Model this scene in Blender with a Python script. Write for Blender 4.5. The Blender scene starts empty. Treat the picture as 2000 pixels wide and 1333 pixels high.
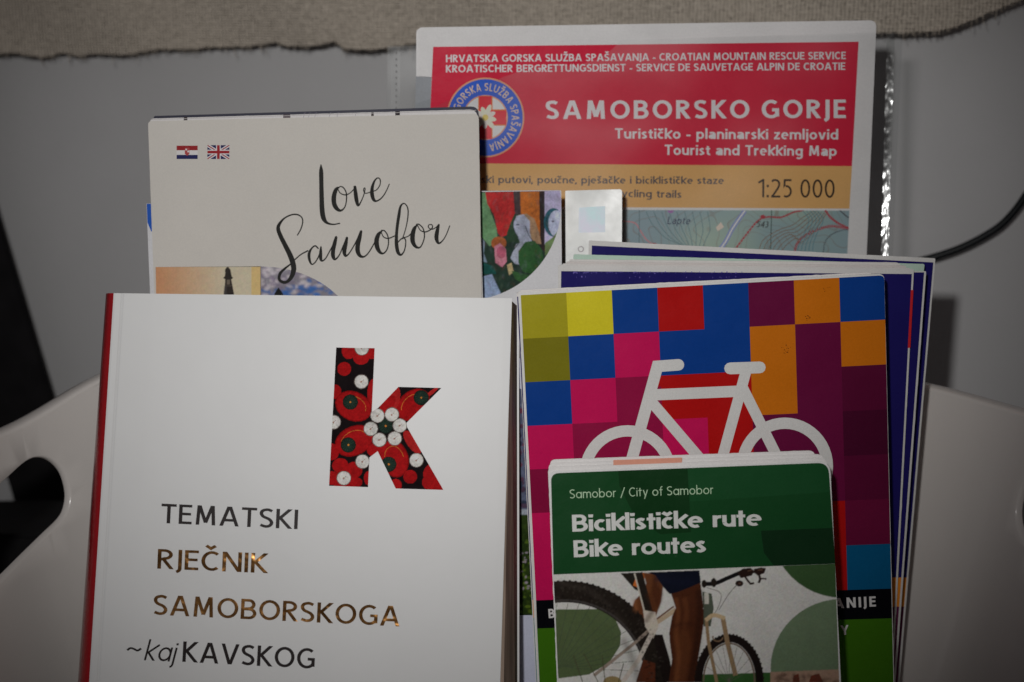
import bpy, bmesh, math, random
import numpy as np
from mathutils import Vector, Matrix
from mathutils.geometry import delaunay_2d_cdt
random.seed(7)
sc = bpy.context.scene
COL = sc.collection
R = math.radians

# ------------------------------------------------------------------ camera
ZC, PITCH, F = 0.38, R(11), 3571.0
cam = bpy.data.cameras.new('camera')
cam_o = bpy.data.objects.new('camera', cam)
COL.objects.link(cam_o)
cam_o.location = (0, 0, ZC)
cam_o.rotation_euler = (R(90) - PITCH, 0, 0)
cam.sensor_width = 36
cam.lens = 36 * F / 2000
cam.clip_start, cam.clip_end = 0.01, 20
cam.dof.use_dof = True
cam.dof.focus_distance = 0.735
cam.dof.aperture_fstop = 9.0
sc.camera = cam_o

# ------------------------------------------------------------------ world: dim room light, cooler from the left
w = bpy.data.worlds.new("World"); sc.world = w; w.use_nodes = True
nt = w.node_tree
bg = nt.nodes['Background']
tc = nt.nodes.new('ShaderNodeTexCoord'); sx = nt.nodes.new('ShaderNodeSeparateXYZ')
mr = nt.nodes.new('ShaderNodeMapRange'); mr.inputs[1].default_value = -1; mr.inputs[2].default_value = 1
mx = nt.nodes.new('ShaderNodeMix'); mx.data_type = 'RGBA'
mx.inputs[6].default_value = (0.92, 0.92, 1.08, 1); mx.inputs[7].default_value = (1.12, 0.92, 0.78, 1)
nt.links.new(tc.outputs['Generated'], sx.inputs[0]); nt.links.new(sx.outputs[0], mr.inputs[0])
nt.links.new(mr.outputs[0], mx.inputs[0]); nt.links.new(mx.outputs[2], bg.inputs[0])
bg.inputs[1].default_value = 0.05

# ------------------------------------------------------------------ the camera flash
fl = bpy.data.lights.new('camera_flash', 'SPOT')
fl.energy = 11.5
fl.color = (1.0, 0.985, 0.965)
fl.shadow_soft_size = 0.014
fl.spot_size = R(45.5)
fl.spot_blend = 1.0
flo = bpy.data.objects.new('camera_flash', fl)
COL.objects.link(flo)
LPOS = Vector((-0.06, 0.0, ZC + 0.09))
flo.location = LPOS

sc.view_settings.view_transform = 'Standard'
sc.view_settings.look = 'None'
sc.view_settings.exposure = 0
sc.view_settings.gamma = 1
sc.cycles.max_bounces = 8
sc.cycles.transparent_max_bounces = 12

# ------------------------------------------------------------------ geometry helpers
CO = Vector((0, 0, ZC))
FW = Vector((0, math.cos(PITCH), -math.sin(PITCH)))
UP = Vector((0, math.sin(PITCH), math.cos(PITCH)))
RT = Vector((1, 0, 0))
def ray(X, Y):
    return FW + RT * ((X - 1000) / F) + UP * ((666.5 - Y) / F)
def at(X, Y, d):
    return CO + ray(X, Y) * d
def to_px(p):
    v = p - CO; d = v.dot(FW)
    return (1000 + F * v.dot(RT) / d, 666.5 - F * v.dot(UP) / d)
flo.rotation_euler = (at(860, 400, 0.8) - LPOS).to_track_quat('-Z', 'Y').to_euler()

class Sheet:
    """a flat plane standing in the tub: anchor point, lean back from vertical, turn about Z"""
    def __init__(s, X, Y, d, lean, yaw=0):
        s.o = at(X, Y, d)
        L, A = R(lean), R(yaw)
        s.n = Vector((math.sin(A) * math.cos(L), -math.cos(A) * math.cos(L), math.sin(L)))
    def p(s, X, Y, off=0.0):
        r = ray(X, Y)
        o = s.o + s.n * off
        t = (o - CO).dot(s.n) / r.dot(s.n)
        return CO + r * t
    def down(s, a, b, z=0.02):
        """follow the edge a-b downwards until it meets height z"""
        lo, hi = 0.0, 8.0
        f = lambda t: (a[0] + (b[0] - a[0]) * t, a[1] + (b[1] - a[1]) * t)
        for _ in range(50):
            m = (lo + hi) / 2
            if s.p(*f(m)).z > z: lo = m
            else: hi = m
        return f(lo)
    def moved(s, back):
        q = Sheet.__new__(Sheet); q.n = s.n.copy(); q.o = s.o - s.n * back; return q

def lin(c):
    c = c / 255
    return c / 12.92 if c <= 0.04045 else ((c + 0.055) / 1.055) ** 2.4
def C(r, g, b, k=1.5):
    m = max(r, g, b, 1); f = 0.62 + 0.38 * min(1, m / 180)
    r, g, b = [v * f * (0.75 + 0.25 * v / m) for v in (r, g, b)]
    return (min(lin(r) * k, 0.9), min(lin(g) * k, 0.9), min(lin(b) * k, 0.9), 1)

def cdt(polys, clip=None, eps=1e-5):
    """painter's union of simple polygons: polys = [(pts, tag)]; returns verts, tris, tags (topmost)"""
    vs, fs = [], []
    for pts, _ in polys + ([(clip, None)] if clip else []):
        b = len(vs); vs += [Vector((p[0], p[1])) for p in pts]; fs.append(list(range(b, b + len(pts))))
    ov, oe, of, _, _, orig = delaunay_2d_cdt(vs, [], fs, 1, eps)
    tris, tags = [], []
    ci = len(polys)
    for f, og in zip(of, orig):
        if clip:
            if ci not in og: continue
            og = [i for i in og if i != ci]
        if not og: continue
        tris.append(tuple(f)); tags.append(polys[max(og)][1])
    used = sorted({i for t in tris for i in t}); new = {o: n for n, o in enumerate(used)}
    return [ov[i] for i in used], [tuple(new[i] for i in t) for t in tris], tags

def link(me, name, parent, mat):
    o = bpy.data.objects.new(name, me); COL.objects.link(o)
    if mat: me.materials.append(mat)
    if parent: 
        o.parent = parent
        o.matrix_parent_inverse = parent.matrix_basis.inverted()
    return o
def mesh(name, vs, fs, mat, parent=None, cols=None, smooth=False):
    me = bpy.data.meshes.new(name)
    me.from_pydata([tuple(v) for v in vs], [], fs); me.update()
    if cols is not None:
        a = me.color_attributes.new('ink', 'FLOAT_COLOR', 'CORNER')
        buf = []
        for pl in me.polygons:
            c = cols[pl.index] if isinstance(cols, list) else cols
            buf += list(c) * pl.loop_total
        a.data.foreach_set('color', buf)
    if smooth: me.polygons.foreach_set('use_smooth', [True] * len(me.polygons))
    return link(me, name, parent, mat)
def thing(name, label, cat, loc, group=None):
    o = bpy.data.objects.new(name, None); COL.objects.link(o)
    o.empty_display_size = 0.02
    o.location = loc; o['label'] = label; o['category'] = cat
    if group: o['group'] = group
    return o
def tag(o, label, cat, group=None):
    o['label'] = label; o['category'] = cat
    if group: o['group'] = group
    return o

# ------------------------------------------------------------------ materials
def newmat(name):
    m = bpy.data.materials.new(name); m.use_nodes = True
    nt = m.node_tree; return m, nt, nt.nodes['Principled BSDF'], nt.nodes, nt.links
def noise(ns, ls, scale, det=3, rough=0.55, coord='Object', vec=None):
    n = ns.new('ShaderNodeTexNoise'); n.inputs['Scale'].default_value = scale
    n.inputs['Detail'].default_value = det; n.inputs['Roughness'].default_value = rough
    if vec is None:
        t = ns.new('ShaderNodeTexCoord'); vec = t.outputs[coord]
    ls.new(vec, n.inputs['Vector']); return n
def ramp(ns, ls, src, a, b, ca, cb):
    r = ns.new('ShaderNodeMapRange'); r.inputs[1].default_value = a; r.inputs[2].default_value = b
    r.inputs[3].default_value = ca; r.inputs[4].default_value = cb; ls.new(src, r.inputs[0]); return r
def print_mat(name, rough=0.35, spec=0.4, mottle=0.05, bump=0.05, coat=0.0, scuff=0.0):
    m, nt, b, ns, ls = newmat(name)
    at_ = ns.new('ShaderNodeAttribute'); at_.attribute_name = 'ink'
    n1 = noise(ns, ls, 55, 4); n2 = noise(ns, ls, 1400, 2)
    r1 = ramp(ns, ls, n1.outputs[0], 0.3, 0.7, 1 - mottle, 1 + mottle * 0.4)
    r2 = ramp(ns, ls, n2.outputs[0], 0.3, 0.7, 1 - mottle, 1 + mottle * 0.6)
    mu = ns.new('ShaderNodeMath'); mu.operation = 'MULTIPLY'; ls.new(r1.outputs[0], mu.inputs[0]); ls.new(r2.outputs[0], mu.inputs[1])
    vm = ns.new('ShaderNodeVectorMath'); vm.operation = 'SCALE'
    ls.new(at_.outputs['Color'], vm.inputs[0]); ls.new(mu.outputs[0], vm.inputs['Scale'])
    out = vm.outputs[0]
    if scuff:
        n3 = noise(ns, ls, 420, 8, 0.75); n4 = noise(ns, ls, 30, 2)
        s1 = ramp(ns, ls, n3.outputs[0], 0.66, 0.72, 0, scuff); s2 = ramp(ns, ls, n4.outputs[0], 0.5, 0.62, 0, 1)
        mm = ns.new('ShaderNodeMath'); mm.operation = 'MULTIPLY'; ls.new(s1.outputs[0], mm.inputs[0]); ls.new(s2.outputs[0], mm.inputs[1])
        mix = ns.new('ShaderNodeMix'); mix.data_type = 'RGBA'; ls.new(mm.outputs[0], mix.inputs[0]); ls.new(out, mix.inputs[6])
        mix.inputs[7].default_value = (0.55, 0.53, 0.5, 1); out = mix.outputs[2]
    ls.new(out, b.inputs['Base Color'])
    rr = ramp(ns, ls, n1.outputs[0], 0.3, 0.7, rough - 0.05, rough + 0.06); ls.new(rr.outputs[0], b.inputs['Roughness'])
    b.inputs['Specular IOR Level'].default_value = spec
    b.inputs['Coat Weight'].default_value = coat; b.inputs['Coat Roughness'].default_value = 0.12
    bp = ns.new('ShaderNodeBump'); bp.inputs['Strength'].default_value = bump; bp.inputs['Distance'].default_value = 0.002
    n5 = noise(ns, ls, 120, 3); ls.new(n5.outputs[0], bp.inputs['Height']); ls.new(bp.outputs[0], b.inputs['Normal'])
    return m
M_MATTE = print_mat('matte_print', 0.6, 0.12, 0.03, 0.03)
M_DEEP = print_mat('deep_ink_print', 0.6, 0.03, 0.05, 0.05)
M_GLOSS = print_mat('glossy_print', 0.27, 0.08, 0.05, 0.06, 0.0, 0.10)
M_SATIN = print_mat('satin_print', 0.42, 0.08, 0.05, 0.05, 0.0, 0.10)
M_LAM = print_mat('laminated_print', 0.22, 0.5, 0.03, 0.05)
M_CARD = print_mat('silver_card', 0.35, 0.5, 0.02, 0.05)

def solid(name, col, rough=0.5, spec=0.4, metal=0, var=0.06, scale=60, bump=0.0, bscale=200):
    m, nt, b, ns, ls = newmat(name)
    n = noise(ns, ls, scale, 4); r = ramp(ns, ls, n.outputs[0], 0.3, 0.7, 1 - var, 1 + var)
    vm = ns.new('ShaderNodeVectorMath'); vm.operation = 'SCALE'; vm.inputs[0].default_value = col[:3]
    ls.new(r.outputs[0], vm.inputs['Scale']); ls.new(vm.outputs[0], b.inputs['Base Color'])
    b.inputs['Roughness'].default_value = rough; b.inputs['Specular IOR Level'].default_value = spec; b.inputs['Metallic'].default_value = metal
    if bump:
        n2 = noise(ns, ls, bscale, 3); bp = ns.new('ShaderNodeBump'); bp.inputs['Strength'].default_value = bump
        bp.inputs['Distance'].default_value = 0.001; ls.new(n2.outputs[0], bp.inputs['Height']); ls.new(bp.outputs[0], b.inputs['Normal'])
    return m
M_FOIL = solid('bronze_foil', (0.60, 0.30, 0.10), 0.13, 0.5, 1.0, 0.4, 60, 1.0, 75)
M_FOIL_UNLIT = solid('bronze_foil_unlit', (0.016, 0.010, 0.010), 0.4, 0.15, 0, 0.2, 200)  # title foil painted dark for the lines that catch no flash
M_RED = solid('red_spine_laminate', (0.40, 0.008, 0.012), 0.2, 0.6, 0, 0.05, 80, 0.25, 500)
M_COVER = solid('white_laminated_board', (0.78, 0.785, 0.785), 0.38, 0.3, 0, 0.015, 30, 0.05, 90)
M_TUB = solid('white_plastic', (0.77, 0.725, 0.69), 0.16, 0.45, 0, 0.03, 12, 0.04, 30)
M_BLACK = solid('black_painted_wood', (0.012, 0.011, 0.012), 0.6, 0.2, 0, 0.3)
M_CABLE = solid('cable_rubber', (0.005, 0.007, 0.009), 0.35, 0.25)
M_WALL = solid('painted_wall', (0.62, 0.615, 0.62), 0.85, 0.15, 0, 0.05, 7, 0.15, 260)
M_TABLE = solid('dark_table_top', (0.05, 0.035, 0.028), 0.5, 0.3, 0, 0.25, 25)

def pages_mat(name, col, axis=1, scale=2600):
    """paper block seen edge-on: fine lines across the thickness"""
    m, nt, b, ns, ls = newmat(name)
    t = ns.new('ShaderNodeTexCoord'); mp = ns.new('ShaderNodeMapping')
    s = [30, 30, 30]; s[axis] = scale; mp.inputs['Scale'].default_value = s
    ls.new(t.outputs['Object'], mp.inputs[0])
    n = noise(ns, ls, 1.0, 2, 0.5, vec=mp.outputs[0]); r = ramp(ns, ls, n.outputs[0], 0.35, 0.65, 0.6, 1.08)
    vm = ns.new('ShaderNodeVectorMath'); vm.operation = 'SCALE'; vm.inputs[0].default_value = col[:3]
    ls.new(r.outputs[0], vm.inputs['Scale']); ls.new(vm.outputs[0], b.inputs['Base Color']); b.inputs['Roughness'].default_value = 0.8
    return m
M_PAGES = pages_mat('page_edges', (0.36, 0.27, 0.21), 0, 1500)
M_PAPER = pages_mat('white_paper', (0.76, 0.755, 0.74), 2, 300)

# ------------------------------------------------------------------ stroke lettering
def arc(cx, cy, rx, ry, a0, a1, n=None):
    n = n or max(4, int(abs(a1 - a0) / 14))
    return [(cx + rx * math.cos(R(a0 + (a1 - a0) * i / n)), cy + ry * math.sin(R(a0 + (a1 - a0) * i / n))) for i in range(n + 1)]
def catmull(pts, n=6):
    P = [np.array(p, float) for p in pts]
    P = [2 * P[0] - P[1]] + P + [2 * P[-1] - P[-2]]
    out = []
    for i in range(1, len(P) - 2):
        for k in range(n):
            t = k / n
            out.append(tuple(0.5 * (2 * P[i] + (P[i + 1] - P[i - 1]) * t + (2 * P[i - 1] - 5 * P[i] + 4 * P[i + 1] - P[i + 2]) * t * t + (3 * P[i] - P[i - 1] - 3 * P[i + 1] + P[i + 2]) * t ** 3)))
    out.append(tuple(P[-2])); return out
def stroke(pts, w, cap=False):
    """quads along a polyline; pts may carry their own width as third value"""
    q = []
    P = [Vector((p[0], p[1])) for p in pts]
    W = [(p[2] if len(p) > 2 else w) / 2 for p in pts]
    keep = [0] + [i for i in range(1, len(P)) if (P[i] - P[i - 1]).length > 1e-6]
    P = [P[i] for i in keep]; W = [W[i] for i in keep]
    N = len(P); closed = N > 3 and (P[0] - P[-1]).length < 1e-5
    L, Rr = [], []
    for i in range(N):
        if closed and i in (0, N - 1): d0 = (P[-1] - P[-2]).normalized(); d1 = (P[1] - P[0]).normalized()
        else:
            d0 = (P[i] - P[i - 1]).normalized() if i else (P[1] - P[0]).normalized()
            d1 = (P[i + 1] - P[i]).normalized() if i < N - 1 else d0
        n0 = Vector((-d0.y, d0.x)); n1 = Vector((-d1.y, d1.x)); nn = n0 + n1
        nn = nn.normalized() if nn.length > 1e-4 else n0
        k = min(1 / max(nn.dot(n0), 0.2), 2.2)
        L.append(P[i] + nn * W[i] * k); Rr.append(P[i] - nn * W[i] * k)
    for i in range(N - 1):
        q.append([tuple(L[i]), tuple(Rr[i]), tuple(Rr[i + 1]), tuple(L[i + 1])])
    if cap:
        for i in (0, N - 1): q.append([(P[i].x + W[i] * math.cos(a * math.pi / 6), P[i].y + W[i] * math.sin(a * math.pi / 6)) for a in range(12)])
    return q
def glyph(ch, w, geo):
    h = w / 2; x = 0.69 if geo else 0.70; S = []; c = None; e = w
    base = {'Č': 'C', 'Š': 'S', 'Ž': 'Z', 'č': 'c', 'š': 's', 'ž': 'z'}.get(ch)
    if base:
        S, W, c, D = glyph(base, w, geo)
        top = (1.0 if base.isupper() else x) + 0.08
        cw = 0.17; m = W / 2
        return S, W, c, D + [[(m - cw, top + 0.19), (m, top + 0.05), (m + cw, top + 0.19)]]
    D = []
    def clip(lo, hi): return (lo, hi)
    if ch == 'A': W = .68 + w * .5; S = [[(h * .9 - .12, -.2 * 1), (W / 2, 1 + h)], [(W - h * .9 + .12, -.2), (W / 2, 1 + h)], [(W * .2, .3), (W * .8, .3)]]; S[0][0] = (h * 1.1 - .2 * (W / 2 - h), -.2); S[1][0] = (W - h * 1.1 + .2 * (W / 2 - h), -.2); c = (0, 1)
    elif ch == 'B': W = .56 + w * .3; S = [[(h, 0), (h, 1)], [(h, 1 - h), (W * .5, 1 - h)] + arc(W * .5, .75 - h * .3, W * .42 - h, .25 - h * .7, 90, -90) + [(h, .5)], [(h, .5), (W * .52, .5)] + arc(W * .52, .25 + h * .5, W * .48 - h, .25 - h * .5, 90, -90) + [(h, h)]]
    elif ch == 'C': W = .66; S = [arc(W * .58, .5, W * .58 - h, .5 - h, 50, 310)]
    elif ch == 'D': W = .7; S = [[(h, 0), (h, 1)], [(h, 1 - h), (W * .4, 1 - h)] + arc(W * .4, .5, W * .6 - h, .5 - h, 90, -90) + [(h, h)]]
    elif ch == 'E': W = .5; S = [[(h, 0), (h, 1)], [(h, 1 - h), (W, 1 - h)], [(h, .52), (W * .93, .52)], [(h, h), (W, h)]]
    elif ch == 'G': W = .72; S = [arc(W * .55, .5, W * .55 - h, .5 - h, 50, 318), [(W * .6, .46), (W - h, .46), (W - h, .1)]]
    elif ch == 'H': W = .68; S = [[(h, 0), (h, 1)], [(W - h, 0), (W - h, 1)], [(h, .53), (W - h, .53)]]
    elif ch == 'I': W = w; S = [[(h, 0), (h, 1)]]
    elif ch == 'J': W = .2; S = [[(W - h, 1), (W - h, .05)] + arc(W - h - .17, .05, .17, .18, 0, -75)]
    elif ch == 'K': W = .6; S = [[(h, 0), (h, 1)], [(w * .8, .48), (W - h + .1, 1.12)], [(h * 2.1, .56), (W - h + .12, -.14)]]; c = (0, 1)
    elif ch == 'L': W = .48; S = [[(h, 0), (h, 1)], [(h, h), (W, h)]]
    elif ch == 'M': W = .86; S = [[(.05 + h, -.1), (.1 + h, 1)], [(W - .05 - h, -.1), (W - .1 - h, 1)], [(.09 + h, 1.1), (W / 2, .12)], [(W - .09 - h, 1.1), (W / 2, .12)]]; c = (0, 1)
    elif ch == 'N': W = .7; S = [[(h, 0), (h, 1)], [(W - h, 0), (W - h, 1)], [(h * .8, 1.05), (W - h * .8, -.05)]]; c = (0, 1)
    elif ch == 'O': W = .8; S = [arc(W / 2, .5, W / 2 - h, .5 - h, 0, 360)]
    elif ch == 'P': W = .54; S = [[(h, 0), (h, 1)], [(h, 1 - h), (W * .45, 1 - h)] + arc(W * .45, .71, W * .55 - h, .29 - h, 90, -90) + [(h, .42 + h * .0)]]
    elif ch == 'R': W = .58; S = [[(h, 0), (h, 1)], [(h, 1 - h), (W * .42, 1 - h)] + arc(W * .42, .73, W * .52 - h, .27 - h, 90, -90) + [(h, .46)], [(W * .38, .48), (W - h + .08, -.12)]]; c = (0, 1)
    elif ch == 'S': W = .54; S = [catmull([(W - h * .9, 1 - h - .07), (W * .58, 1 - h), (W * .2 + h * .3, .9 - h * .3), (h, .74), (W * .26, .58), (W * .7, .44), (W - h, .27), (W * .78 - h * .3, .08 + h * .5), (W * .45, h), (h * .7, h + .07)], 4)]
    elif ch == 'T': W = .58; S = [[(W / 2, 0), (W / 2, 1)], [(0, 1 - h), (W, 1 - h)]]
    elif ch == 'U': W = .68; S = [[(h, 1), (h, .35)] + arc(W / 2, .35, W / 2 - h, .35 - h, 180, 360) + [(W - h, 1)]]
    elif ch == 'V': W = .66 + w * .4; S = [[(h - .03, 1.1), (W / 2, h * .2 - .05)], [(W - h + .03, 1.1), (W / 2, h * .2 - .05)]]; c = (0, 1)
    elif ch == 'Y': W = .62; S = [[(W / 2, 0), (W / 2, .45)], [(h - .05, 1.1), (W / 2, .4)], [(W - h + .05, 1.1), (W / 2, .4)]]; c = (0, 1)
    elif ch == 'Z': W = .56; S = [[(.03, 1 - h), (W, 1 - h)], [(W - h, 1 - h), (h, h)], [(0, h), (W, h)]]
    elif ch in 'abdpqg':
        W = .60 if geo else .52 + w * .3
        if ch == 'a' and not geo:
            W = .47 + w * .3
            S = [arc(W * .5 - h * .2, x - h - .16, W * .5 - h * .8, .16, 150, 20) [:-1] + [(W - h, x - h - .18), (W - h, 0)],
                 catmull([(W - h, .44), (W * .55, .42), (h * 1.3, .31), (h, .19), (W * .28, h), (W * .62, .07 + h * .4), (W - h, .2)], 4)]
        else:
            S = [arc(W / 2, x / 2, W / 2 - h, x / 2 - h, 0, 360)]
            if ch == 'b': S.append([(h, 0), (h, 1.04)])
            if ch == 'p': S.append([(h, x), (h, -.3)])
            if ch == 'd': S.append([(W - h, 0), (W - h, 1.04)])
            if ch == 'a': S.append([(W - h, 0), (W - h, x)])
            if ch == 'g': S.append([(W - h, x), (W - h, -.05)] + arc(W / 2, -.07, W / 2 - h, .21 - h * .3, 0, -140))
    elif ch == 'c': W = .44; S = [arc(W * .62, x / 2, W * .62 - h, x / 2 - h, 55, 305)]
    elif ch == 'e': W = .60 if geo else .54; m = x / 2; b_ = w * .72; q_ = m + w * .12; S = [[(h, q_, b_), (W - h * .5, q_, b_)], arc(W / 2, m, W / 2 - h, x / 2 - h, -2, 318 - max(0, w - .11) * 260)]
    elif ch == 'f': W = .34; S = [[(.13 + h * .5, 0), (.13 + h * .5, .82)] + arc(.13 + h * .5 + .15, .82, .15, .22 - h, 180, 80), [(0, x - h), (W * .95, x - h)]]
    elif ch == 'h': W = .52; S = [[(h, 0), (h, 1.04)], [(h, x - .25)] + arc(W / 2, x - h - .2, W / 2 - h, .2, 180, 0) + [(W - h, 0)]]
    elif ch == 'i': W = w; S = [[(h, 0), (h, x)]]; D = [[(h, x + .12), (h, x + .12 + w * 1.05, w * 1.15)]]
    elif ch == 'j': W = w + .02; S = [[(W - h, x), (W - h, -.12)] + arc(W - h - .13, -.12, .13, .15, 0, -80)]; D = [[(W - h, x + .12), (W - h, x + .12 + w * 1.05, w * 1.15)]]
    elif ch == 'k': W = .5; S = [[(h, 0), (h, 1.04)], [(w * .8, .36), (W - h + .1, x + .1)], [(w * 1.2, .4), (W - h + .12, -.14)]]; c = (0, 1.04); 
    elif ch == 'l': W = w; S = [[(h, 0), (h, 1.04)]]
    elif ch == 'm': W = .84; r = (W - w) / 4; S = [[(h, 0), (h, x)], [(h, x - .22)] + arc(h + r, x - h - .18, r, .18, 180, 0) + [(W / 2, 0)], [(W / 2, x - .22)] + arc(W - h - r, x - h - .18, r, .18, 180, 0) + [(W - h, 0)]]
    elif ch == 'n': W = .52; S = [[(h, 0), (h, x)], [(h, x - .25)] + arc(W / 2, x - h - .2, W / 2 - h, .2, 180, 0) + [(W - h, 0)]]
    elif ch == 'o': W = .62 if geo else .56; S = [arc(W / 2, x / 2, W / 2 - h, x / 2 - h, 0, 360)]
    elif ch == 'r': W = .34; S = [[(h, 0), (h, x)], [(h, x - .26)] + arc(h + .2, x - h - .2, .2, .2, 170, 75)]
    elif ch == 's': W = .40; S = [catmull([(W - h * .8, x - h - .05), (W * .5, x - h), (h, x * .73), (W * .5, x * .51), (W - h, x * .27), (W * .45, h), (h * .6, h + .05)], 4)]
    elif ch == 't':
        W = .34; s_ = .14 + h * .3
        S = [[(s_, .92), (s_, 0)] if geo else [(s_, .88), (s_, .2)] + arc(s_ + .14, .2, .14, .2 - h, 180, 285), [(0, x - h), (W, x - h)]]
    elif ch == 'u': W = .52; S = [[(h, x), (h, .25)] + arc(W / 2, .2 + h, W / 2 - h, .2, 180, 360) + [(W - h, .25)], [(W - h, 0), (W - h, x)]]
    elif ch == 'v': W = .5 + w * .3; S = [[(h - .03, x + .1), (W / 2, -.05)], [(W - h + .03, x + .1), (W / 2, -.05)]]; c = (0, x)
    elif ch == 'y': W = .5 + w * .3; S = [[(h - .03, x + .1), (W / 2, -.03)], [(W - h + .03, x + .1), (W / 2 - .14, -.38)]]; c = (-.3, x)
    elif ch == 'z': W = .44; S = [[(.02, x - h), (W, x - h)], [(W - h, x - h), (h, h)], [(0, h), (W, h)]]
    elif ch == '0': W = .54; S = [arc(W / 2, .5, W / 2 - h, .5 - h, 0, 360)]
    elif ch == '1': W = .38; S = [[(W - h, 0), (W - h, 1)], [(W - h, 1 - h), (.06, .8)]]
    elif ch == '2': W = .5; S = [catmull([(h * .6, .86), (W * .3, 1 - h), (W * .7, .96 - h), (W - h * 1.2, .74), (W * .72, .5), (h, h)], 4), [(0, h), (W, h)]]
    elif ch == '3': W = .48; S = [arc(W * .4, .76 - h * .3, W * .5 - h, .24 - h * .5, 130, -90), arc(W * .4, .28, W * .6 - h, .28 - h, 90, -130)]
    elif ch == '4': W = .54; S = [[(W * .75, 0), (W * .75, 1)], [(W * .75, 1 - h), (h, .3), (W, .3)]]
    elif ch == '5': W = .5; S = [[(W * .95, 1 - h), (W * .22, 1 - h), (W * .18, .58)] + arc(W * .4, .31 + h * .5, W * .6 - h, .31 - h * .5, 100, -120)]
    elif ch == ':': W = w * 1.2; S = [[(W / 2, 0), (W / 2, w * 1.3, w * 1.2)], [(W / 2, .55), (W / 2, .55 + w * 1.3, w * 1.2)]]
    elif ch == ',': W = w; S = [[(h, w), (h * .3, -w * .9)]]
    elif ch == '-': W = .3; S = [[(0, .33), (W, .33)]]
    elif ch == '/': W = .42; S = [[(0, -.12), (W, 1.05)]]
    elif ch == '~': W = .62; S = [catmull([(0, .38), (.14, .5), (.3, .46), (.46, .38), (.62, .5)], 4)]
    else: raise ValueError(ch)
    return S, W, c, D
GC = {}
def glyph_tris(ch, w, geo):
    k = (ch, round(w, 3), geo)
    if k not in GC:
        S, W, c, D = glyph(ch, w, geo)
        V, T = [], []
        def put(strokes, clip):
            polys = [(q, 0) for s in strokes for q in stroke(s, w)]
            if not polys: return
            v, t, _ = cdt(polys, clip)
            b = len(V); V.extend(v); T.extend(tuple(i + b for i in f) for f in t)
        cl = [(-1, c[0]), (3, c[0]), (3, c[1]), (-1, c[1])] if c else None
        put(S, cl); put(D, None)
        GC[k] = (V, T, W)
    return GC[k]
def text_layout(s, w, geo, track, slant=0, space=0.34):
    V, T, x = [], [], 0
    for ch in s:
        if ch == ' ': x += space; continue
        v, t, W = glyph_tris(ch, w, geo)
        b = len(V)
        V += [(p[0] + x + p[1] * slant, p[1]) for p in v]; T += [tuple(i + b for i in f) for f in t]
        x += W + track
    return V, T, x - track
LAYER = 0.00004
def text(parent, name, sheet, s, a, b, cap, w=0.15, col=(0, 0, 0, 1), mat=None, geo=False, track=0.14, slant=0, lvl=2):
    V, T, tot = text_layout(s, w, geo, track, slant)
    ax = Vector((b[0] - a[0], b[1] - a[1])); up = Vector((ax.y, -ax.x)).normalized() * cap
    P = [sheet.p(a[0] + ax.x * u / tot + up.x * v, a[1] + ax.y * u / tot + up.y * v, LAYER * lvl) for u, v in V]
    return mesh(name, P, flip(P, T, sheet.n), mat or M_MATTE, parent, col)
def flip(P, T, n):
    out = []
    for t in T:
        a, b, c = P[t[0]], P[t[1]], P[t[2]]
        out.append(t if (b - a).cross(c - a).dot(n) > 0 else tuple(reversed(t)))
    return out
def art(parent, name, sheet, polys, clip=None, mat=None, lvl=1, shade=None):
    """flat print: coloured polygons given on the sheet, later ones on top"""
    v, t, tags = cdt(polys, clip, 1e-4)
    P = [sheet.p(p[0], p[1], LAYER * lvl) for p in v]
    return mesh(name, P, flip(P, t, sheet.n), mat or M_MATTE, parent, tags)
def noise2(h, w, cell, rs):
    gh, gw = int(h / cell) + 3, int(w / cell) + 3
    g = rs.random_sample((gh, gw)); y = np.arange(h) / cell; x = np.arange(w) / cell
    y0 = y.astype(int); x0 = x.astype(int); fy = (y - y0)[:, None]; fx = (x - x0)[None]
    fy = fy * fy * (3 - 2 * fy); fx = fx * fx * (3 - 2 * fx)
    a = g[y0][:, x0]; b = g[y0][:, x0 + 1]; c = g[y0 + 1][:, x0]; d = g[y0 + 1][:, x0 + 1]
    return (a * (1 - fx) + b * fx) * (1 - fy) + (c * (1 - fx) + d * fx) * fy
def box(im, r):
    if r <= 0: return im
    for ax in (0, 1):
        acc = 0
        for k in range(-r, r + 1): acc = acc + np.roll(im, k, ax)
        im = acc / (2 * r + 1)
    return im
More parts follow.
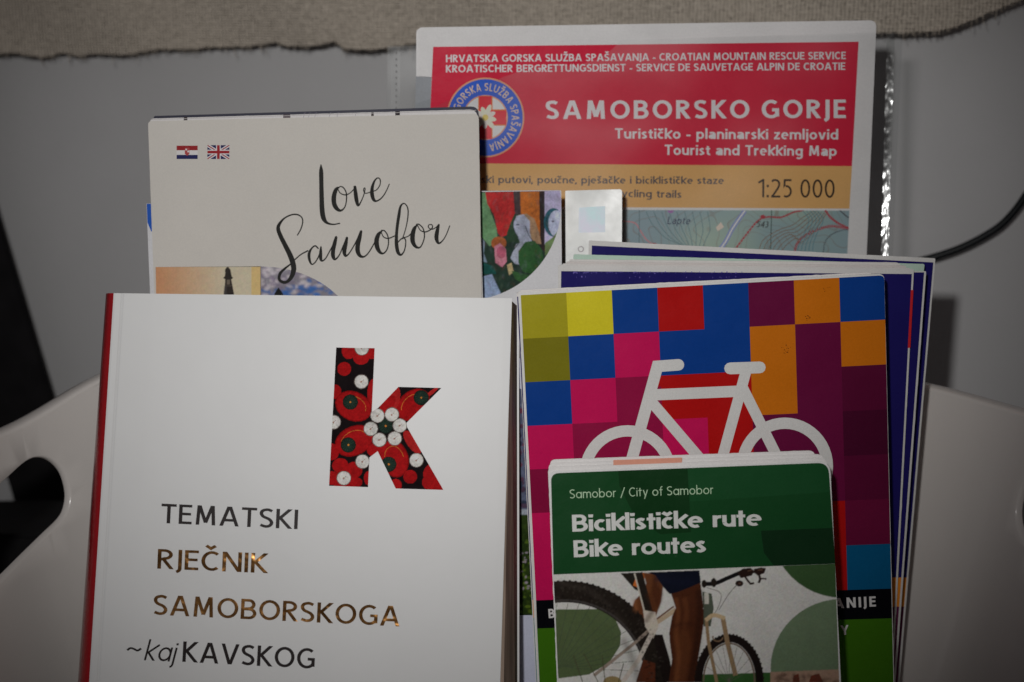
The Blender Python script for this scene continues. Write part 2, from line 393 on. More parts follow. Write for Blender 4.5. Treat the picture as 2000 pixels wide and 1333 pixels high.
def photo(parent, name, sheet, items, region, clip, cell=1.25, blur=1, grain=.10, mottle=.18, mat=None, lvl=1, seed=1):
    """a halftone photograph printed on the sheet: fine mesh whose ink is mixed from painted shapes.
    items: (polygon, colour) or (polygon, colour, opacity, feather px)"""
    x0, y0, x1, y1 = region; ss = 2; st = cell / ss
    W, H = int((x1 - x0) / st) + 2, int((y1 - y0) / st) + 2
    im = np.zeros((H, W, 3)); gx = x0 + np.arange(W) * st; gy = y0 + np.arange(H) * st
    for it in items:
        P, col = it[0], it[1]; al = it[2] if len(it) > 2 else 1; fe = int((it[3] if len(it) > 3 else 0) / st)
        px_ = np.array([p[0] for p in P]); py = np.array([p[1] for p in P]); pad = fe * 2 + 1
        i0 = max(int((px_.min() - x0) / st) - pad, 0); i1 = min(int((px_.max() - x0) / st) + pad + 2, W)
        j0 = max(int((py.min() - y0) / st) - pad, 0); j1 = min(int((py.max() - y0) / st) + pad + 2, H)
        if i1 <= i0 or j1 <= j0: continue
        X, Y = np.meshgrid(gx[i0:i1], gy[j0:j1]); ins = np.zeros(X.shape, bool); n = len(P)
        for i in range(n):
            ax, ay, bx, by = px_[i], py[i], px_[(i + 1) % n], py[(i + 1) % n]
            if ay == by: continue
            ins ^= ((ay > Y) != (by > Y)) & (X < (bx - ax) * (Y - ay) / (by - ay) + ax)
        m = ins.astype(float)
        if fe: m = box(box(m, fe // 2 + 1), fe // 2 + 1)
        m = (m * al)[..., None]; im[j0:j1, i0:i1] = im[j0:j1, i0:i1] * (1 - m) + np.array(col[:3]) * m
    im = box(im, blur); rs = np.random.RandomState(seed)
    nz = 1 + mottle * (noise2(H, W, 22 / st, rs) - .5) + mottle * (noise2(H, W, 7 / st, rs) - .5) + grain * (noise2(H, W, 2.2 / st, rs) - .5) * 1.6
    im = im * nz[..., None] * (1 + .05 * (np.stack([noise2(H, W, 5 / st, rs) for _ in range(3)], -1) - .5))
    pts = []
    nx, ny = int((x1 - x0) / cell), int((y1 - y0) / cell)
    for j in range(ny + 1):
        for i in range(nx + 1): pts.append(Vector((x0 + i * cell + .01, y0 + j * cell + .01)))
    b = len(pts); pts += [Vector(p) for p in clip]
    ov, oe, of, _, _, og = delaunay_2d_cdt(pts, [], [list(range(b, b + len(clip)))], 1, 1e-4)
    P3 = [sheet.p(p[0], p[1], LAYER * lvl) for p in ov]
    o = mesh(name, P3, flip(P3, [tuple(f) for f in of], sheet.n), mat or M_SATIN, parent)
    v = np.array([(p[0], p[1]) for p in ov])
    ix = np.clip(np.rint((v[:, 0] - x0) / st).astype(int), 0, W - 1); iy = np.clip(np.rint((v[:, 1] - y0) / st).astype(int), 0, H - 1)
    c4 = np.ones((len(v), 4)); c4[:, :3] = np.clip(im[iy, ix], 0, .9)
    a = o.data.color_attributes.new('ink', 'FLOAT_COLOR', 'POINT'); a.data.foreach_set('color', c4.ravel())
    return o
def rounded(pts, rad, n=5):
    out = []; N = len(pts)
    for i in range(N):
        r = rad[i] if isinstance(rad, (list, tuple)) else rad
        p, a, b = Vector(pts[i]), Vector(pts[i - 1]), Vector(pts[(i + 1) % N])
        if r <= 0: out.append(tuple(p)); continue
        u, v = (a - p).normalized(), (b - p).normalized()
        A, B = p + u * r, p + v * r
        for k in range(n + 1):
            t = k / n; out.append(tuple(A * (1 - t) ** 2 + p * 2 * t * (1 - t) + B * t * t))
    return out
def slab(parent, name, sheet, poly, thick, mat, col=None, off=0.0, jag=0.0):
    """a sheet of real thickness: front face on the sheet plane, back face behind it"""
    if jag:
        q = []
        for i in range(len(poly)):
            a, b = poly[i], poly[(i + 1) % len(poly)]
            L = math.dist(a, b); n = max(1, int(L / 9))
            for k in range(n):
                t = k / n; d = jag * (random.random() ** 3) if k else 0
                q.append((a[0] + (b[0] - a[0]) * t + random.uniform(-d, d), a[1] + (b[1] - a[1]) * t + random.uniform(-d, d)))
        poly = q
    v, t, _ = cdt([(poly, 0)], None, 1e-4)
    P = [sheet.p(p[0], p[1], off) for p in v]
    F_ = flip(P, t, sheet.n)
    N = len(P); B = [p - sheet.n * thick for p in P]
    faces = list(F_) + [tuple(i + N for i in reversed(f)) for f in F_]
    ed = {}
    for f in F_:
        for i in range(3):
            a, b = f[i], f[(i + 1) % 3]
            if (b, a) in ed: ed.pop((b, a))
            else: ed[(a, b)] = 1
    for a, b in ed: faces.append((b, a, a + N, b + N))
    return mesh(name, P + B, faces, mat, parent, col if col is not None else None)
def quad(x0, y0, x1, y1): return [(x0, y0), (x1, y0), (x1, y1), (x0, y1)]
def disc(x, y, rx, ry=None, n=20, rot=0):
    ry = ry or rx; c, s = math.cos(R(rot)), math.sin(R(rot)); out = []
    for i in range(n):
        a = 2 * math.pi * i / n; u, v = rx * math.cos(a), ry * math.sin(a)
        out.append((x + u * c - v * s, y + u * s + v * c))
    return out
def strokes(pts, w, col, cap=False): return [(q, col) for q in stroke(pts, w, cap)]
def bil(TL, TR, BR, BL):
    def f(u, v):
        return tuple((1 - v) * ((1 - u) * TL[i] + u * TR[i]) + v * ((1 - u) * BL[i] + u * BR[i]) for i in (0, 1))
    return f

# ================================================================== SETTING
WS = math.tan(R(15))
def wy(x): return .98 - WS * x
def awall(X, Y, off):
    """point on the plane standing off metres in front of the wall"""
    r = ray(X, Y); t = (.98 - off) / (r.y + WS * r.x)
    return CO + r * t
wall = mesh('wall', [(x, wy(x) + d, z) for d in (0, .06) for x, z in ((-1.6, -.5), (1.6, -.5), (1.6, 1.4), (-1.6, 1.4))],
     [(0, 1, 2, 3), (7, 6, 5, 4), (3, 2, 6, 7), (1, 5, 6, 2), (0, 3, 7, 4)], M_WALL)
wall['kind'] = 'structure'
tb = mesh('table_top', [(x, y if y < .5 else wy(x) - .005, z) for z in (0, -.03) for x, y in ((-1.4, .1), (1.4, .1), (1.4, .9), (-1.4, .9))],
     [(0, 1, 2, 3), (7, 6, 5, 4), (0, 4, 5, 1), (1, 5, 6, 2), (2, 6, 7, 3), (3, 7, 4, 0)], M_TABLE)
tb['kind'] = 'structure'

# ------------------------------------------------------------------ the white tub
GC_, AX, AY = 0.70, 0.228, 0.135
def rim_z(ph):                       # ph = 90 deg is the far side; the near side dips
    s = math.sin(ph); t = min(max((0.3 - s) / 0.75, 0), 1)
    x = AX * math.cos(ph); u = min(max((abs(x) - 0.168) / 0.05, 0), 1); u = u * u * (3 - 2 * u)
    dz = (0.0085 - 0.019 * u) if x < 0 else (0.0032 - 0.0045 * u)
    return 0.2035 + dz - 0.115 * t * t * (3 - 2 * t) 
def tub_pt(ph, s, out=0.0):
    k = 0.76 + 0.24 * s ** 0.8
    x, y = AX * k * math.cos(ph), GC_ + AY * k * math.sin(ph)
    n = Vector((math.cos(ph) / AX, math.sin(ph) / AY, 0)).normalized()
    z = 0.012 + (rim_z(ph) - 0.012) * s
    return Vector((x, y, z)) + n * out
def solve(X, Y, ph0):
    best = None
    ph, s = ph0, 0.7
    for _ in range(60):
        def g(a, b):
            q = to_px(tub_pt(a, b)); return np.array([q[0] - X, q[1] - Y])
        e0 = g(ph, s); J = np.array([(g(ph + 1e-4, s) - e0) / 1e-4, (g(ph, s + 1e-4) - e0) / 1e-4]).T
        d = np.linalg.solve(J, -e0); d = np.clip(d, -0.15, 0.15); ph += d[0]; s = min(max(s + d[1], 0.02), 1.2)
    return ph, s
hole_px = catmull([(-45, 1000), (-20, 968), (15, 936), (50, 905), (75, 896), (100, 902), (122, 925), (133, 962), (131, 992), (120, 1015), (90, 1045), (50, 1085), (0, 1135), (-25, 1150), (-48, 1130), (-58, 1070)], 4)
HL = [solve(x, y, R(150)) for x, y in hole_px]
cx_ = sum(p[0] for p in HL) / len(HL); cs_ = sum(p[1] for p in HL) / len(HL)
def grow(pts, k):
    cx = sum(p[0] for p in pts) / len(pts); cs = sum(p[1] for p in pts) / len(pts)
    return [(cx + (p[0] - cx) * k, cs + (p[1] - cs) * k) for p in pts]
def mirror_hole(pts):
    sh = R(13)
    return [(math.pi - p[0] - sh, p[1]) for p in pts][::-1]
tub = thing('plastic_tub', 'big white plastic tub with cut-out handles holding all the brochures', 'tub', (0, GC_, 0))
def tub_shell():
    NP, NS = 120, 16
    vs, edges = [], []
    for j in range(NS + 1):
        for i in range(NP + 1):
            vs.append(Vector((R(-90) + 2 * math.pi * i / NP, j / NS)))
    outer = [(R(-90), 0), (R(270), 0), (R(270), 1), (R(-90), 1)]
    holes = [HL, mirror_hole(HL)]
    big = [grow(h, 1.06) for h in holes]
    fs = []
    b = len(vs); vs += [Vector(p) for p in outer]; fs.append([b, b + 1, b + 2, b + 3])
    for hh in big:
        b = len(vs); vs += [Vector(p) for p in hh]; fs.append(list(range(b, b + len(hh))))
    ov, oe, of, _, _, og = delaunay_2d_cdt(vs, [], fs, 1, 1e-6)
    tris = [tuple(f) for f, o in zip(of, og) if 0 in o and 1 not in o and 2 not in o]
    V, Fc = [], []
    th = 0.004
    cen = Vector((0, GC_, 0.1))
    for out in (0.0, th):
        b = len(V); V += [tub_pt(p[0], p[1], out) for p in ov]
        for t in tris:
            a0, b0, c0 = (V[b + t[0]], V[b + t[1]], V[b + t[2]])
            nrm = (b0 - a0).cross(c0 - a0); inward = nrm.dot(Vector((0, GC_, a0.z)) - a0) > 0
            f = tuple(i + b for i in t)
            Fc.append(f if inward == (out == 0.0) else tuple(reversed(f)))
    # moulded fillets round the two holes
    for hh, bb in zip(holes, big):
        prof = [(1.0, 0.0), (0.55, 0.0004), (0.2, 0.0014), (0.0, 0.0026), (0.0, 0.0030), (1.0, th)]
        rings = []
        for k, dep in prof:
            r0 = len(V)
            for p, q in zip(hh, bb): V.append(tub_pt(p[0] + (q[0] - p[0]) * k, p[1] + (q[1] - p[1]) * k, dep))
            rings.append(r0)
        n = len(hh)
        for r0, r1 in zip(rings, rings[1:]):
            for i in range(n):
                j = (i + 1) % n; Fc.append((r0 + i, r0 + j, r1 + j, r1 + i))
    o = mesh('body', V, Fc, M_TUB, tub)
    bm = bmesh.new(); bm.from_mesh(o.data); bmesh.ops.remove_doubles(bm, verts=bm.verts, dist=1e-6)
    bmesh.ops.recalc_face_normals(bm, faces=bm.faces); bm.to_mesh(o.data); bm.free()
    o.data.polygons.foreach_set('use_smooth', [True] * len(o.data.polygons))
    return o
tub_shell()
def tub_sweep(name, prof, mat, n=160):
    V, Fc = [], []
    for i in range(n):
        ph = 2 * math.pi * i / n
        for s_, out, dz in prof: V.append(tub_pt(ph, s_, out) + Vector((0, 0, dz)))
    m = len(prof)
    for i in range(n):
        for k in range(m - 1):
            a, b = i * m + k, ((i + 1) % n) * m + k
            Fc.append((a, b, b + 1, a + 1))
    return mesh(name, V, Fc, mat, tub, smooth=True)
tub_sweep('rim', [(1, 0, 0.0), (1, 0.0001, .0006), (1, .0006, .0014), (1, .0014, .0018), (1, .003, .0021), (1, .006, .0020), (1, .0085, .0014), (1, .0098, .0002), (1, .0102, -.002), (1, .010, -.006), (1, .0092, -.0065), (1, .0088, -.003), (1, .004, -.0012)], M_TUB)
V = [tub_pt(2 * math.pi * i / 80, 0, .004) for i in range(80)]; V2 = [v - Vector((0, 0, .006)) for v in V]
mesh('base', V + V2, [tuple(range(80)), tuple(range(159, 79, -1))] + [(i, i + 80, (i + 1) % 80 + 80, (i + 1) % 80) for i in range(80)], M_TUB, tub)

# ------------------------------------------------------------------ cloth hanging above, frayed lower edge
m, nt, b, ns, ls = newmat('coarse_canvas'); M_CLOTH = m
t = ns.new('ShaderNodeTexCoord'); 
n1 = noise(ns, ls, 1.0, 3, 0.6); mp = ns.new('ShaderNodeMapping'); mp.inputs['Scale'].default_value = (300, 300, 620); ls.new(t.outputs['Object'], mp.inputs[0]); ls.new(mp.outputs[0], n1.inputs['Vector'])
wv = ns.new('ShaderNodeTexWave'); wv.wave_type = 'BANDS'; wv.bands_direction = 'Z'; wv.inputs['Scale'].default_value = 230; wv.inputs['Distortion'].default_value = 3.0; wv.inputs['Detail'].default_value = 2; wv.inputs['Detail Scale'].default_value = 2; ls.new(t.outputs['Object'], wv.inputs['Vector'])
wx = ns.new('ShaderNodeTexWave'); wx.wave_type = 'BANDS'; wx.bands_direction = 'X'; wx.inputs['Scale'].default_value = 170; wx.inputs['Distortion'].default_value = 3.0; wx.inputs['Detail'].default_value = 2; ls.new(t.outputs['Object'], wx.inputs['Vector'])
mm = ns.new('ShaderNodeMath'); mm.operation = 'ADD'; ls.new(wv.outputs['Fac'], mm.inputs[0]); ls.new(wx.outputs['Fac'], mm.inputs[1])
m2 = ns.new('ShaderNodeMath'); m2.operation = 'MULTIPLY_ADD'; m2.inputs[1].default_value = 0.42; ls.new(mm.outputs[0], m2.inputs[0]); ls.new(n1.outputs[0], m2.inputs[2])
cr = ns.new('ShaderNodeValToRGB'); cr.color_ramp.elements[0].position = .35; cr.color_ramp.elements[0].color = (.20, .165, .125, 1); cr.color_ramp.elements[1].position = 1.0; cr.color_ramp.elements[1].color = (.86, .76, .64, 1)
ls.new(m2.outputs[0], cr.inputs[0]); ls.new(cr.outputs[0], b.inputs['Base Color']); b.inputs['Roughness'].default_value = .95; b.inputs['Specular IOR Level'].default_value = .1
bp = ns.new('ShaderNodeBump'); bp.inputs['Strength'].default_value = 1.0; bp.inputs['Distance'].default_value = .0012; ls.new(m2.outputs[0], bp.inputs['Height']); ls.new(bp.outputs[0], b.inputs['Normal'])

edge = [(-160, 112), (-40, 108), (0, 106), (35, 104), (60, 110), (85, 114), (120, 104), (160, 110), (190, 106), (240, 108), (270, 104), (310, 96), (370, 97), (430, 92), (480, 92), (540, 84), (560, 90), (600, 92), (655, 82), (668, 94), (700, 98), (745, 96), (800, 88), (900, 82), (1000, 84), (1150, 80), (1300, 84), (1500, 76), (1650, 72), (1700, 66), (1760, 66), (1800, 64), (1832, 62), (1860, 55), (1900, 40), (1950, 18), (2000, -2), (2080, -42), (2200, -110)]
cloth = thing('canvas_cloth', 'coarse beige canvas cloth with a frayed edge hanging above the brochures', 'cloth', (0, .95, .55))
def edge_y(X):
    for (x0, y0), (x1, y1) in zip(edge, edge[1:]):
        if x0 <= X <= x1: return y0 + (y1 - y0) * (X - x0) / (x1 - x0)
    return edge[-1][1]
CD = 0.953
rng = random.Random(3)
NX = 620; xs = [-160 + 2360 * i / NX for i in range(NX + 1)]
jit = [rng.uniform(-1.4, 1.4) for _ in xs]
rows = [0, 1.0, 3, 7, 14, 24, 38, 56, 80, 120, 180, 260, 400]
V, Fc = [], []
front = []
for j, dy in enumerate(rows):
    for i, X in enumerate(xs):
        yb = edge_y(X) + jit[i] * max(0, 1 - dy / 8)
        d = CD + .004 * math.sin(X / 170) + .002 * math.sin(X / 61 + dy / 60) + (0.0010 if dy == 0 else 0) - dy * 0.00003
        V.append(awall(X, yb - dy, .98 - d))
nf = len(V)
V += [v + Vector((0, .0022, 0)) for v in V]
W_ = NX + 1
for j in range(len(rows) - 1):
    for i in range(NX):
        a = j * W_ + i
        Fc.append((a, a + 1, a + 1 + W_, a + W_)); Fc.append((a + nf, a + W_ + nf, a + 1 + W_ + nf, a + 1 + nf))
for i in range(NX): Fc.append((i, i + nf, i + 1 + nf, i + 1))
mesh('woven_panel', V, Fc, M_CLOTH, cloth, smooth=True)
V, Fc = [], []
for k in range(420):                                  # loose threads along the torn edge
    X = rng.uniform(-150, 2190); Y = edge_y(X) - 1
    L = rng.uniform(3, 10) if rng.random() < .96 else rng.uniform(12, 24)
    d = CD - .0003 + .004 * math.sin(X / 170) + .002 * math.sin(X / 61)
    bend = rng.uniform(-5, 5); r = rng.uniform(.00009, .0002)
    pts = [awall(X + bend * (q / 4) ** 2, Y + L * q / 4, .98 - d - .001 * q / 4) for q in range(5)]
    b0 = len(V)
    for p in pts:
        for a in range(4): V.append(p + Vector((r * math.cos(a * math.pi / 2), r * math.sin(a * math.pi / 2), 0)))
    for q in range(4):
        for a in range(4):
            Fc.append((b0 + q * 4 + a, b0 + q * 4 + (a + 1) % 4, b0 + q * 4 + 4 + (a + 1) % 4, b0 + q * 4 + 4 + a))
fr = mesh('fringe_threads', V, Fc, M_CLOTH, cloth); fr['kind'] = 'stuff'

# ------------------------------------------------------------------ cable on the wall side
def tube(name, pts, r, mat, n=10):
    P = [Vector(p) for p in pts]; V, Fc = [], []
    for i, p in enumerate(P):
        d = (P[min(i + 1, len(P) - 1)] - P[max(i - 1, 0)]).normalized()
        u = d.cross(Vector((0, 1, 0))).normalized(); v = d.cross(u)
        for a in range(n): V.append(p + u * (r * math.cos(2 * math.pi * a / n)) + v * (r * math.sin(2 * math.pi * a / n)))
    for i in range(len(P) - 1):
        for a in range(n): Fc.append((i * n + a, i * n + (a + 1) % n, (i + 1) * n + (a + 1) % n, (i + 1) * n + a))
    Fc += [tuple(range(n)), tuple(range(len(V) - 1, len(V) - n - 1, -1))]
    return mesh(name, V, Fc, mat, None, smooth=True)
cp = catmull([(2120, 180), (2060, 300), (2010, 372), (1985, 408), (1955, 440), (1920, 463), (1880, 483), (1845, 496), (1815, 505), (1740, 524), (1650, 540)], 5)
c_ = tube('cable', [awall(x, y, .014) for x, y in cp], .0019, M_CABLE)
tag(c_, 'thin black cable curving along the wall at the right', 'cable')

# ------------------------------------------------------------------ slanted black leg behind the tub
lg = []
for dd in (.955, .975):
    for (x, y) in [(-75, -20 - 110), (-190, -130), (335, 1500), (450, 1500)]: lg.append((x, y, dd))
def legx(y): return 100 + (y - 760) * 0.30
pts = []
for dd in (.935, .957):
    for y in (-400, 1200): 
        for dx in (-138, 0): pts.append(awall(legx(y) + dx, y, .975 - dd))
lo = mesh('slanted_leg', pts, [(0, 1, 3, 2), (4, 6, 7, 5), (0, 2, 6, 4), (1, 5, 7, 3), (0, 4, 5, 1), (2, 3, 7, 6)], M_BLACK)
bm = bmesh.new(); bm.from_mesh(lo.data); bmesh.ops.recalc_face_normals(bm, faces=bm.faces)
bmesh.ops.bevel(bm, geom=list(bm.edges), offset=.0025, segments=2, affect='EDGES'); bm.to_mesh(lo.data); bm.free()
tag(lo, 'slanted black furniture leg against the wall at the far left', 'furniture leg')

bxv = [Vector((x, y, z)) for x in (-.50, -.14) for y in (.90, .965) for z in (.002, .104)]  # box added to stand in for the shade seen through the handle hole
bo = mesh('added_shade_box', bxv, [(0, 1, 3, 2), (4, 6, 7, 5), (0, 4, 5, 1), (2, 3, 7, 6), (0, 2, 6, 4), (1, 5, 7, 3)], M_BLACK)
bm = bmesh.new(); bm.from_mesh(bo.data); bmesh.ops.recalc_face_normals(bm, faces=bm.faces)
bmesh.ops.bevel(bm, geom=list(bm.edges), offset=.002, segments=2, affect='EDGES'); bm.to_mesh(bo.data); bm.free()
tag(bo, 'added low black box behind the tub, standing in for the shade in its left handle hole', 'box')

# ================================================================== MAP IN ITS SLEEVE
SM = Sheet(1250, 250, .802, 0, 0)
mp_ = thing('folded_map', 'red and orange hiking map with white margin, tallest item at the back', 'map', SM.p(1250, 700).to_tuple())
KM = 2.35
pl = SM.down((815, 60), (812, 150)); pr = SM.down((1722, 50), (1700, 495))
slab(mp_, 'paper_sheet', SM, rounded([(817, 54), (1712, 40), pr, (pl[0] + 30, pl[1]), (843, 151), (815, 149)], [8, 14, 0, 0, 0, 0]), .0006, M_GLOSS, (.88, .87, .87, 1))
slab(mp_, 'rear_fold', SM.moved(.0009), rounded([(815, 60), (1700, 48), pr, (pl[0] + 4, pl[1])], [10, 12, 0, 0]), .0025, M_GLOSS, C(140, 143, 147, 1.7))
slab(mp_, 'white_margin_fold', SM.moved(.0007), rounded([(813, 56), (1711, 43), (1707, 170), (813, 150)], [10, 16, 0, 0]), .0002, M_GLOSS, (.89, .88, .88, 1))
RED, ORG = (.78, .018, .062, 1), (.88, .50, .18, 1)
# keep the left margin open down to the grey fold
art(mp_, 'banner_print', SM, [([(846, 92), (1677, 82), (1664, 325), (836, 319)], RED), ([(836, 319), (1664, 325), (1659, 408), (832, 403)], ORG)], None, M_GLOSS)
m, nt, b, ns, ls = newmat('topographic_print'); M_TOPO = m
n1 = noise(ns, ls, 26, 2, .4); n2 = noise(ns, ls, 15, 1.0)
fr_ = ns.new('ShaderNodeMath'); fr_.operation = 'MULTIPLY'; fr_.inputs[1].default_value = 26; ls.new(n1.outputs[0], fr_.inputs[0])
f2 = ns.new('ShaderNodeMath'); f2.operation = 'FRACT'; ls.new(fr_.outputs[0], f2.inputs[0])
f3 = ramp(ns, ls, f2.outputs[0], 0, .16, 1, 0)
cr = ns.new('ShaderNodeValToRGB'); el = cr.color_ramp.elements
el[0].position = .38; el[0].color = (.30, .41, .50, 1); el[1].position = .62; el[1].color = (.42, .56, .44, 1)
e_ = el.new(.5); e_.color = (.31, .45, .47, 1); ls.new(n2.outputs[0], cr.inputs[0])
mix = ns.new('ShaderNodeMix'); mix.data_type = 'RGBA'; ls.new(cr.outputs[0], mix.inputs[6]); mix.inputs[7].default_value = C(125, 105, 92, 1.6)
sc_ = ns.new('ShaderNodeMath'); sc_.operation = 'MULTIPLY'; sc_.inputs[1].default_value = .55; ls.new(f3.outputs[0], sc_.inputs[0]); ls.new(sc_.outputs[0], mix.inputs[0])
ls.new(mix.outputs[2], b.inputs['Base Color']); b.inputs['Roughness'].default_value = .35
art(mp_, 'topographic_print', SM, [([(832, 409), (1659, 412), (1645, 700), (826, 700)], (1, 1, 1, 1))], None, M_TOPO)
K2 = 2.0
red_t, dk, riv = C(150, 55, 65, K2), C(70, 60, 70, 1.5), C(105, 115, 160, K2)
lines = []
def dashed(pts, w, col, n=5, on=.6):
    q = catmull(pts, n); 
    for a, b_ in zip(q, q[1:]):
        lines.extend(strokes([a, (a[0] + (b_[0] - a[0]) * on, a[1] + (b_[1] - a[1]) * on)], w, col))
lines += strokes(catmull([(1380, 512), (1412, 480), (1430, 448), (1442, 430), (1455, 412)], 5), 9, C(120, 130, 165, K2))
lines += strokes(catmull([(1380, 512), (1412, 480), (1430, 448), (1442, 430), (1455, 412)], 5), 3, C(190, 190, 215, 2.2))
dashed([(1430, 495), (1455, 462), (1480, 432), (1500, 424), (1525, 425), (1550, 415), (1570, 411)], 3.4, red_t, 6, .85)
dashed([(1552, 500), (1555, 480), (1570, 462), (1600, 448), (1625, 442), (1650, 446), (1658, 447)], 5, red_t, 7, .65)
dashed([(1612, 411), (1622, 425), (1640, 438), (1657, 446)], 4.5, red_t, 5, .8)
dashed([(1608, 492), (1612, 472), (1625, 458), (1645, 450), (1657, 449)], 3, dk, 6, .45)
dashed([(1640, 411), (1650, 420), (1658, 426)], 2, dk, 4, .9)
dashed([(1216, 432), (1240, 436), (1250, 450), (1262, 468), (1275, 478)], 2.6, C(170, 120, 125, K2), 5, .9)
lines += strokes([(1507, 411), (1505, 495)], 1.6, C(75, 95, 90, 1.5)); lines += strokes([(1249, 409), (1248, 495)], 1.4, C(105, 125, 130, 1.6))
brn = C(130, 110, 95, 1.8)
for k in range(6):
    o_ = k * 9
    lines += strokes(catmull([(1480 + o_ * .9, 500), (1490 + o_, 470 + k * 2), (1520 + o_ * .8, 450 + k * 3), (1548 + k * 3, 440 + k * 7), (1568 + k * 4, 425 + k * 6), (1590 + k * 5, 412 + k)], 4), 1.3, brn)
for k in range(5):
    lines += strokes(catmull([(1568 + k * 7, 412), (1580 + k * 7, 430), (1572 + k * 6, 455), (1560 + k * 7, 480), (1556 + k * 8, 500)], 4), 1.3, C(95, 130, 140, 1.8))
for k in range(9):
    lines += strokes(catmull([(1262 + k * 15, 414), (1275 + k * 14, 440 + k), (1300 + k * 10, 465), (1330 + k * 5, 480 + k * 2), (1340 + k * 6, 500)], 4), 1.3, C(100, 125, 130, 1.8))
lines.append((disc(1278, 480, 7, 5), red_t)); lines.append((disc(1310, 412, 6, 5), C(140, 110, 150, K2))); lines.append((disc(1490, 424, 5, 4), red_t))
lines.append(([(1398, 445), (1408, 434), (1414, 444), (1402, 452)], C(190, 170, 160, K2)))
art(mp_, 'trail_lines', SM, lines, quad(1216, 411, 1658, 520), M_GLOSS, 2)
text(mp_, 'place_lettering', SM, 'Lapte', (1303, 438), (1347, 439), 15, .12, C(75, 85, 105, 1.6), M_GLOSS, track=.12, slant=.2, lvl=3)
text(mp_, 'height_number', SM, '543', (1477, 444), (1500, 445), 12, .14, C(70, 70, 70, 1.5), M_GLOSS, track=.12, slant=.15, lvl=3)
WH = C(215, 195, 200, 1.7)
text(mp_, 'banner_lettering', SM, 'HRVATSKA GORSKA SLUŽBA SPAŠAVANJA - CROATIAN MOUNTAIN RESCUE SERVICE', (871, 122), (1652, 116), 14.5, .165, WH, M_GLOSS, track=.09)
text(mp_, 'banner_lettering', SM, 'KROATISCHER BERGRETTUNGSDIENST - SERVICE DE SAUVETAGE ALPIN DE CROATIE', (871, 142), (1651, 137), 14.5, .165, WH, M_GLOSS, track=.09)
text(mp_, 'map_title', SM, 'SAMOBORSKO GORJE', (1066, 233), (1652, 231), 36, .168, WH, M_GLOSS, track=.17)
text(mp_, 'subtitle_lettering', SM, 'Turističko - planinarski zemljovid', (1201, 271), (1637, 273), 20, .155, WH, M_GLOSS, track=.09)
text(mp_, 'subtitle_lettering', SM, 'Tourist and Trekking Map', (1298, 303), (1634, 305), 20, .155, WH, M_GLOSS, track=.09)
GR = C(105, 98, 98, 1.5)
text(mp_, 'caption_lettering', SM, 'ski putovi, poučne, pješačke i biciklističke staze', (940, 358), (1414, 360), 14.5, .15, GR, M_GLOSS, track=.08)
text(mp_, 'caption_lettering', SM, 'cycling trails', (1203, 385), (1331, 387), 14.5, .15, GR, M_GLOSS, track=.08)
text(mp_, 'scale_lettering', SM, '1:25 000', (1479, 386), (1630, 387), 36, .105, C(62, 52, 48, 1.3), M_GLOSS, track=.13)
BL, OR2, CR = C(45, 85, 165, 2.1), C(205, 140, 110, 2.0), C(205, 200, 195, 2.1)
ex, ey = 948, 230
em = [(disc(ex, ey, 76, 78, 48), OR2), (disc(ex, ey, 73, 75, 48), BL), (disc(ex, ey, 44, 44, 40), OR2), (disc(ex, ey, 41.5, 41.5, 40), CR)]
cross = [(ex - 14, ey - 42), (ex + 14, ey - 42), (ex + 14, ey - 16), (ex + 41, ey - 16), (ex + 41, ey + 16), (ex + 14, ey + 16), (ex + 14, ey + 42), (ex - 14, ey + 42), (ex - 14, ey + 16), (ex - 41, ey + 16), (ex - 41, ey - 16), (ex - 14, ey - 16)]
em.append((cross, C(200, 110, 50, 2.0)))
em.append(([(ex + (x - ex) * (1 if abs(x - ex) > 30 else .86), ey + (y - ey) * (1 if abs(y - ey) > 30 else .86)) for x, y in cross], C(185, 25, 45, 2.2)))
for k in range(9):
    a = 360 * k / 9 + 12; r_ = 25 if k % 2 else 20
    em.append((disc(ex + r_ * .55 * math.cos(R(a)), ey + r_ * .55 * math.sin(R(a)), r_ * .55, 5, 12, a), C(205 - (k % 3) * 12, 195 - (k % 3) * 12, 165, 2.1)))
em.append((disc(ex, ey, 6), C(190, 165, 95, 2.0)))
art(mp_, 'rescue_emblem', SM, em, disc(ex, ey, 76, 78, 48), M_GLOSS, 2)
Vt, Tt, tot = text_layout('HRVATSKA GORSKA SLUŽBA SPAŠAVANJA', .15, False, .2)
def onring(u, v):
    a = R(258 - 340 * u / tot); r = 51.5 + 14.5 * v
    return ex + r * math.cos(a), ey - r * 1.02 * math.sin(a)
Pp = [SM.p(*onring(u, v), LAYER * 3) for u, v in Vt]
mesh('emblem_lettering', Pp, flip(Pp, Tt, SM.n), M_GLOSS, mp_, C(205, 165, 150, 2.0))

# plastic sleeve
m, nt, b, ns, ls = newmat('clear_plastic_film'); M_FILM = m
b.inputs['Roughness'].default_value = .2
gl = ns.new('ShaderNodeBsdfGlossy'); gl.inputs['Roughness'].default_value = .36; gl.inputs['Color'].default_value = (.19, .19, .19, 1)
tr = ns.new('ShaderNodeBsdfTransparent'); tr.inputs[0].default_value = (.955, .96, .96, 1)
lw = ns.new('ShaderNodeFresnel'); lw.inputs[0].default_value = 1.5
ms = ns.new('ShaderNodeMixShader'); out = ns['Material Output']
bp = ns.new('ShaderNodeBump'); bp.inputs['Strength'].default_value = .25; bp.inputs['Distance'].default_value = .0015
n1 = noise(ns, ls, 28, 2); ls.new(n1.outputs[0], bp.inputs['Height']); ls.new(bp.outputs[0], gl.inputs['Normal']); 
ls.new(lw.outputs[0], ms.inputs[0]); ls.new(tr.outputs[0], ms.inputs[1]); ls.new(gl.outputs[0], ms.inputs[2]); ls.new(ms.outputs[0], out.inputs[0])
